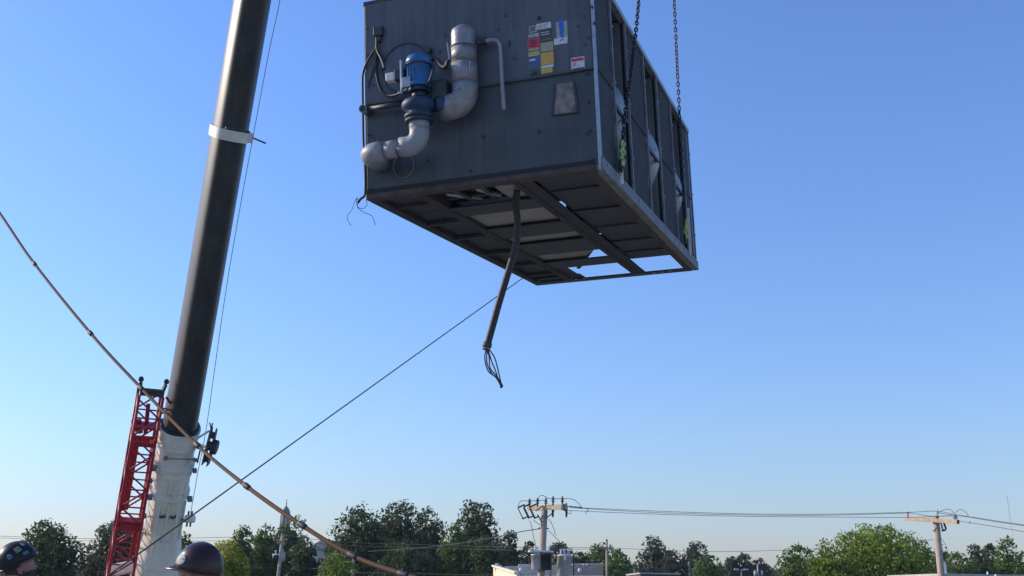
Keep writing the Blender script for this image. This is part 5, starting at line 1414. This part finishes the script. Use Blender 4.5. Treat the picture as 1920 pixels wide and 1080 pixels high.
def crown_points(rg, h, hw, z0, gap=0.0, n=9000, clumps=90, top=1.0, peak=0.0):
    """leaf centres on leafy clumps that cover an uneven, billowing crown envelope"""
    ch = h - z0; C0 = np.array([0, 0, z0 + ch * .46])
    nb = 26                                           # big billows of the outline
    bd_ = rg.normal(size=(nb, 3)); bd_ /= np.linalg.norm(bd_, axis=1)[:, None]
    ba = rg.uniform(-.16, .2, nb) * (1 + .5 * gap)
    m = int(clumps * 1.5)
    k = np.arange(m) + .5
    ph = PI * (1 + 5 ** .5) * k + rg.uniform(-.4, .4, m); cz = 1 - 2 * k / m
    d = np.stack([np.cos(ph) * np.sqrt(1 - cz ** 2), np.sin(ph) * np.sqrt(1 - cz ** 2), cz], 1)
    d += rg.normal(size=d.shape) * .10; d /= np.linalg.norm(d, axis=1)[:, None]
    def env(v):
        dots = v @ bd_.T
        r = .86 + (np.exp(-(1 - dots) * 9) * ba).sum(1)
        up_ = np.clip(v[:, 2], 0, 1)
        r *= 1 + .06 * up_ - peak * .25 * np.sin(np.pi * up_) ** 2
        return np.clip(r, .55, 1.02)
    def squash(v, r):
        # full at the flanks, roomy low down
        q = v * r[:, None]
        z = q[:, 2]; lowf = np.where(z < 0, 1 + .35 * np.abs(z), 1.0)
        q[:, 0] *= lowf; q[:, 1] *= lowf
        return q
    keep = rg.uniform(size=m) > .22 * gap
    outer = squash(d, env(d) * np.where(rg.uniform(size=m) < .25, rg.uniform(.7, .95, m), 1.0))[keep]
    mi = int(m * (.55 - .3 * gap)); v = rg.normal(size=(mi, 3)); v /= np.linalg.norm(v, axis=1)[:, None]
    inner = squash(v, env(v) * rg.uniform(.25, .75, mi))
    cl = np.concatenate([outer, inner])
    iso = (hw + ch * .5) / 2
    cr = np.concatenate([rg.uniform(.11, .22, len(outer)), rg.uniform(.16, .28, len(inner))])
    w_ = cr ** 2; w_ /= w_.sum()
    idx = rg.choice(len(cl), n, p=w_); c = cl[idx]; r_ = cr[idx][:, None]
    q = rg.normal(size=(n, 3)); q /= np.linalg.norm(q, axis=1)[:, None]
    outd = c / (np.linalg.norm(c, axis=1)[:, None] + 1e-6)
    q = q + outd * .35; q[:, 2] += .25; q /= np.linalg.norm(q, axis=1)[:, None]
    rr_ = r_ * rg.uniform(.5, 1.08, (n, 1))
    sc_ = np.array([hw, hw, ch * .54])
    P_ = c * sc_ + q * rr_ * iso + C0
    P_[:, 2] = np.maximum(P_[:, 2], .15)
    top_ = P_[:, 2].max(); P_[:, 2] = np.where(P_[:, 2] > C0[2], C0[2] + (P_[:, 2] - C0[2]) * (h - C0[2]) / (top_ - C0[2]), P_[:, 2])
    # dense heart of the crown
    nc = int(n * (.30 - .15 * gap)); v = rg.normal(size=(nc, 3)); v /= np.linalg.norm(v, axis=1)[:, None]
    Pc = squash(v, env(v) * rg.uniform(.3, .87 - .1 * gap, nc)) * sc_ + C0; Pc[:, 2] = np.maximum(Pc[:, 2], .3)
    big = np.r_[np.zeros(n, bool), np.ones(nc, bool)]
    return np.concatenate([P_, Pc]), np.concatenate([q, v]), cl * sc_ * .9 + C0, big


TREE = []
def tree(label, px, ytop, hwpx, depth, kind, seed, gap=0.0, base=0.1, name='tree', n=None, cl=None, dens=1.0, group='trees along the skyline', top=1.0):
    rg = np.random.default_rng(seed)
    tp = W(px, ytop, depth); loc = Vector((tp.x, tp.y, GZ)); h = tp.z - GZ; hw = hwpx * depth / FPX
    t = thing(name, label, 'tree', loc, group)
    z0 = h * base
    area = 2 * PI * hw * (h - z0) * 1.1
    s = max(.17, min(.38, depth * (.0024 if kind == 'bright' else .0028)))
    n = n or int(min(36000 if kind == 'bright' else 26000, max(6000, dens * area / (s * s) * 3.7 * (1 - .3 * gap))))
    cl = cl or int(min(340, max(110, area / 1.5)))
    P_, d, cc, big = crown_points(rg, h, hw, z0, gap, n, cl, top)
    leaf_mesh('crown', P_, d, s, rg, L[kind], t, big=big)
    m = MB(); m.tube([(0, 0, 0), (.1, 0, z0), (0, .1, z0 + (h - z0) * .45), (-.1, 0, h * .88)], [.03 * h, .022 * h, .014 * h, .004 * h], 8)
    for k in range(9):
        q = Vector(cc[int(rg.integers(0, len(cc)))]); zs = z0 + (q.z - z0) * .35
        if zs < 0.5: zs = z0
        m.tube([(0, 0, zs), (q.x * .5, q.y * .5, (zs + q.z) * .5 + .2), tuple(q)], [.011 * h, .007 * h, .002 * h], 5)
    m.build('trunk', M['bark'], t)
    return t
#     label, px, top row, half width px, depth, leaf kind, seed
tree('broad dark tree behind the black hard hat at far left', 96, 972, 72, 78, 'dark', 11, gap=0.23)
tree('dark tree cut by the left edge of the view', -22, 1016, 30, 84, 'dark', 12)
tree('tall grey green tree behind the red lattice jib', 222, 972, 58, 92, 'olive', 13)
tree('small tree peeping out right of the cream boom foot', 349, 998, 18, 96, 'mid', 14)
tree('yellow leaved tree behind the maroon hard hat', 428, 1010, 42, 84, 'yellow', 15)
tree('small green tree at the left shoulder of the leafy group by the steeple', 456, 985, 22, 100, 'mid', 16)
tree('full green tree left of the pale pole', 500, 982, 40, 104, 'mid', 17)
tree('dark green tree directly below the steeple', 546, 965, 34, 108, 'mid', 18)
tree('low dark tree right of the steeple tree, leaning outward', 575, 1003, 34, 100, 'dark', 19)
tree('yellowish bush tree under the orange cable', 636, 1034, 36, 82, 'bright', 20, base=.1)
tree('grey green tree at the left foot of the tall oaks', 640, 1012, 34, 108, 'olive', 21)
tree('tall open oak, leftmost of the tall central trees', 682, 941, 62, 98, 'dark', 22, gap=0.36)
tree('tallest dark oak in the middle of the central group', 752, 937, 62, 104, 'dark', 23, gap=0.27)
tree('dark tree at the right shoulder of the central oaks', 806, 950, 38, 108, 'dark', 24, gap=0.14)
tree('dark low tree filling the foot of the central oaks', 770, 1010, 70, 92, 'dark', 25)
tree('tall round topped tree left of the big utility pole', 890, 936, 50, 102, 'dark', 26, gap=0.18)
tree('lighter green tree in front of the tall round topped one', 852, 982, 30, 94, 'mid', 27)
tree('dark green tree filling the gap behind the service wire', 915, 1004, 52, 92, 'dark', 28)
tree('small open tree just left of the big utility pole', 958, 995, 24, 112, 'olive', 29, gap=0.36)
tree('dark low tree behind the left transformers', 992, 1014, 26, 104, 'olive', 30)
tree('tree showing between the transformers', 1050, 1016, 30, 118, 'olive', 31, gap=0.27)
tree('dark tree just right of the tall grey transformer', 1086, 1035, 22, 114, 'dark', 32)
tree('sunlit round green tree behind the slender pale pole', 1122, 1017, 44, 128, 'mid', 33)
tree('darker green tree right of the slender pale pole', 1160, 1030, 32, 124, 'mid', 34)
tree('large grey green tree with a peaked top right of centre', 1228, 1004, 36, 135, 'hazy', 35, gap=0.23)
tree('dark shoulder of trees beside the peaked tree', 1262, 1030, 36, 132, 'olive', 36)
tree('domed hazy tree to the right of the peaked tree', 1306, 1014, 29, 140, 'hazy', 37)
tree('lighter green tree below the domed hazy tree', 1328, 1040, 40, 124, 'mid', 38)
tree('small far tree left of the street lamp', 1372, 1043, 16, 160, 'hazy', 39)
tree('small far tree with an open top right of the street lamp', 1396, 1037, 18, 160, 'hazy', 40, gap=0.32)
tree('low far tree behind the short transformer pole', 1424, 1046, 20, 160, 'hazy', 41)
tree('green tree at the left foot of the large bright tree', 1490, 1018, 42, 92, 'mid', 42)
tree('large bright green tree filling the right of the view', 1640, 981, 108, 78, 'bright', 43, base=.1, dens=1.1)
tree('bright green lower tree against the left side of the large one', 1545, 1010, 44, 76, 'bright', 44, base=.1)
tree('dark green tree between the large bright tree and the sunlit pole', 1722, 1012, 36, 84, 'mid', 45)
tree('dark distant tree just right of the sunlit pole', 1764, 1020, 18, 120, 'olive', 46)
tree('low green tree above the pale low building', 1800, 1034, 42, 98, 'mid', 47)
tree('narrow spiky tree rising from the row at the right', 1826, 1019, 18, 102, 'olive', 48, gap=0.23)
tree('thin open tree beside the narrow spiky one', 1854, 1020, 18, 112, 'dark', 49, gap=0.45)
tree('tall sunlit tree near the right edge', 1886, 1005, 26, 98, 'mid', 50, gap=0.23)
tree('green tree cut by the right edge of the view', 1926, 1030, 32, 96, 'mid', 51)

# far wood that closes the horizon: nobody could count it
rg = np.random.default_rng(77)
pc_, nc_ = [], []
for k in range(620):
    px = rg.uniform(-500, 2450); d_ = rg.uniform(170, 300); yt = 1058 + rg.uniform(-7, 10)
    p = W(px, yt, d_); zt = p.z; r_ = rg.uniform(3.0, 5.5)
    nn_ = 130; v = rg.normal(size=(nn_, 3)); v /= np.linalg.norm(v, axis=1)[:, None]; v[:, 2] = np.abs(v[:, 2]) * 1.2 - .35
    zc_ = zt - r_
    q = v * r_ * rg.uniform(.75, 1.05, (nn_, 1)) + np.array([p.x, p.y, zc_]); low = rg.uniform(size=nn_) < .3; q[low, 2] = rg.uniform(GZ, zc_, low.sum())
    pc_.append(q); nc_.append(v)
leaf_mesh('distant_woods', np.concatenate(pc_), np.concatenate(nc_), 1.0, rg, L['hazy'], None, 'stuff')
tag(bpy.data.objects['distant_woods'], 'hazy far woods closing the horizon', 'woods', kind='stuff')

# ------------------------------------------------------------------ thin morning haze over the whole place
hzb = MB(); hzb.box(-430, 430, -130, 630, GZ - 1.5, 46)
hm = bpy.data.materials.new('haze'); hm.use_nodes = True; hn = hm.node_tree
hn.nodes.remove(hn.nodes['Principled BSDF'])
pvn = hn.nodes.new('ShaderNodeVolumePrincipled'); pvn.inputs['Color'].default_value = (0.86, 0.92, 1.0, 1); pvn.inputs['Density'].default_value = 0.00018
hn.links.new(pvn.outputs[0], hn.nodes['Material Output'].inputs['Volume'])
hzb.build('haze', hm, kind='stuff')
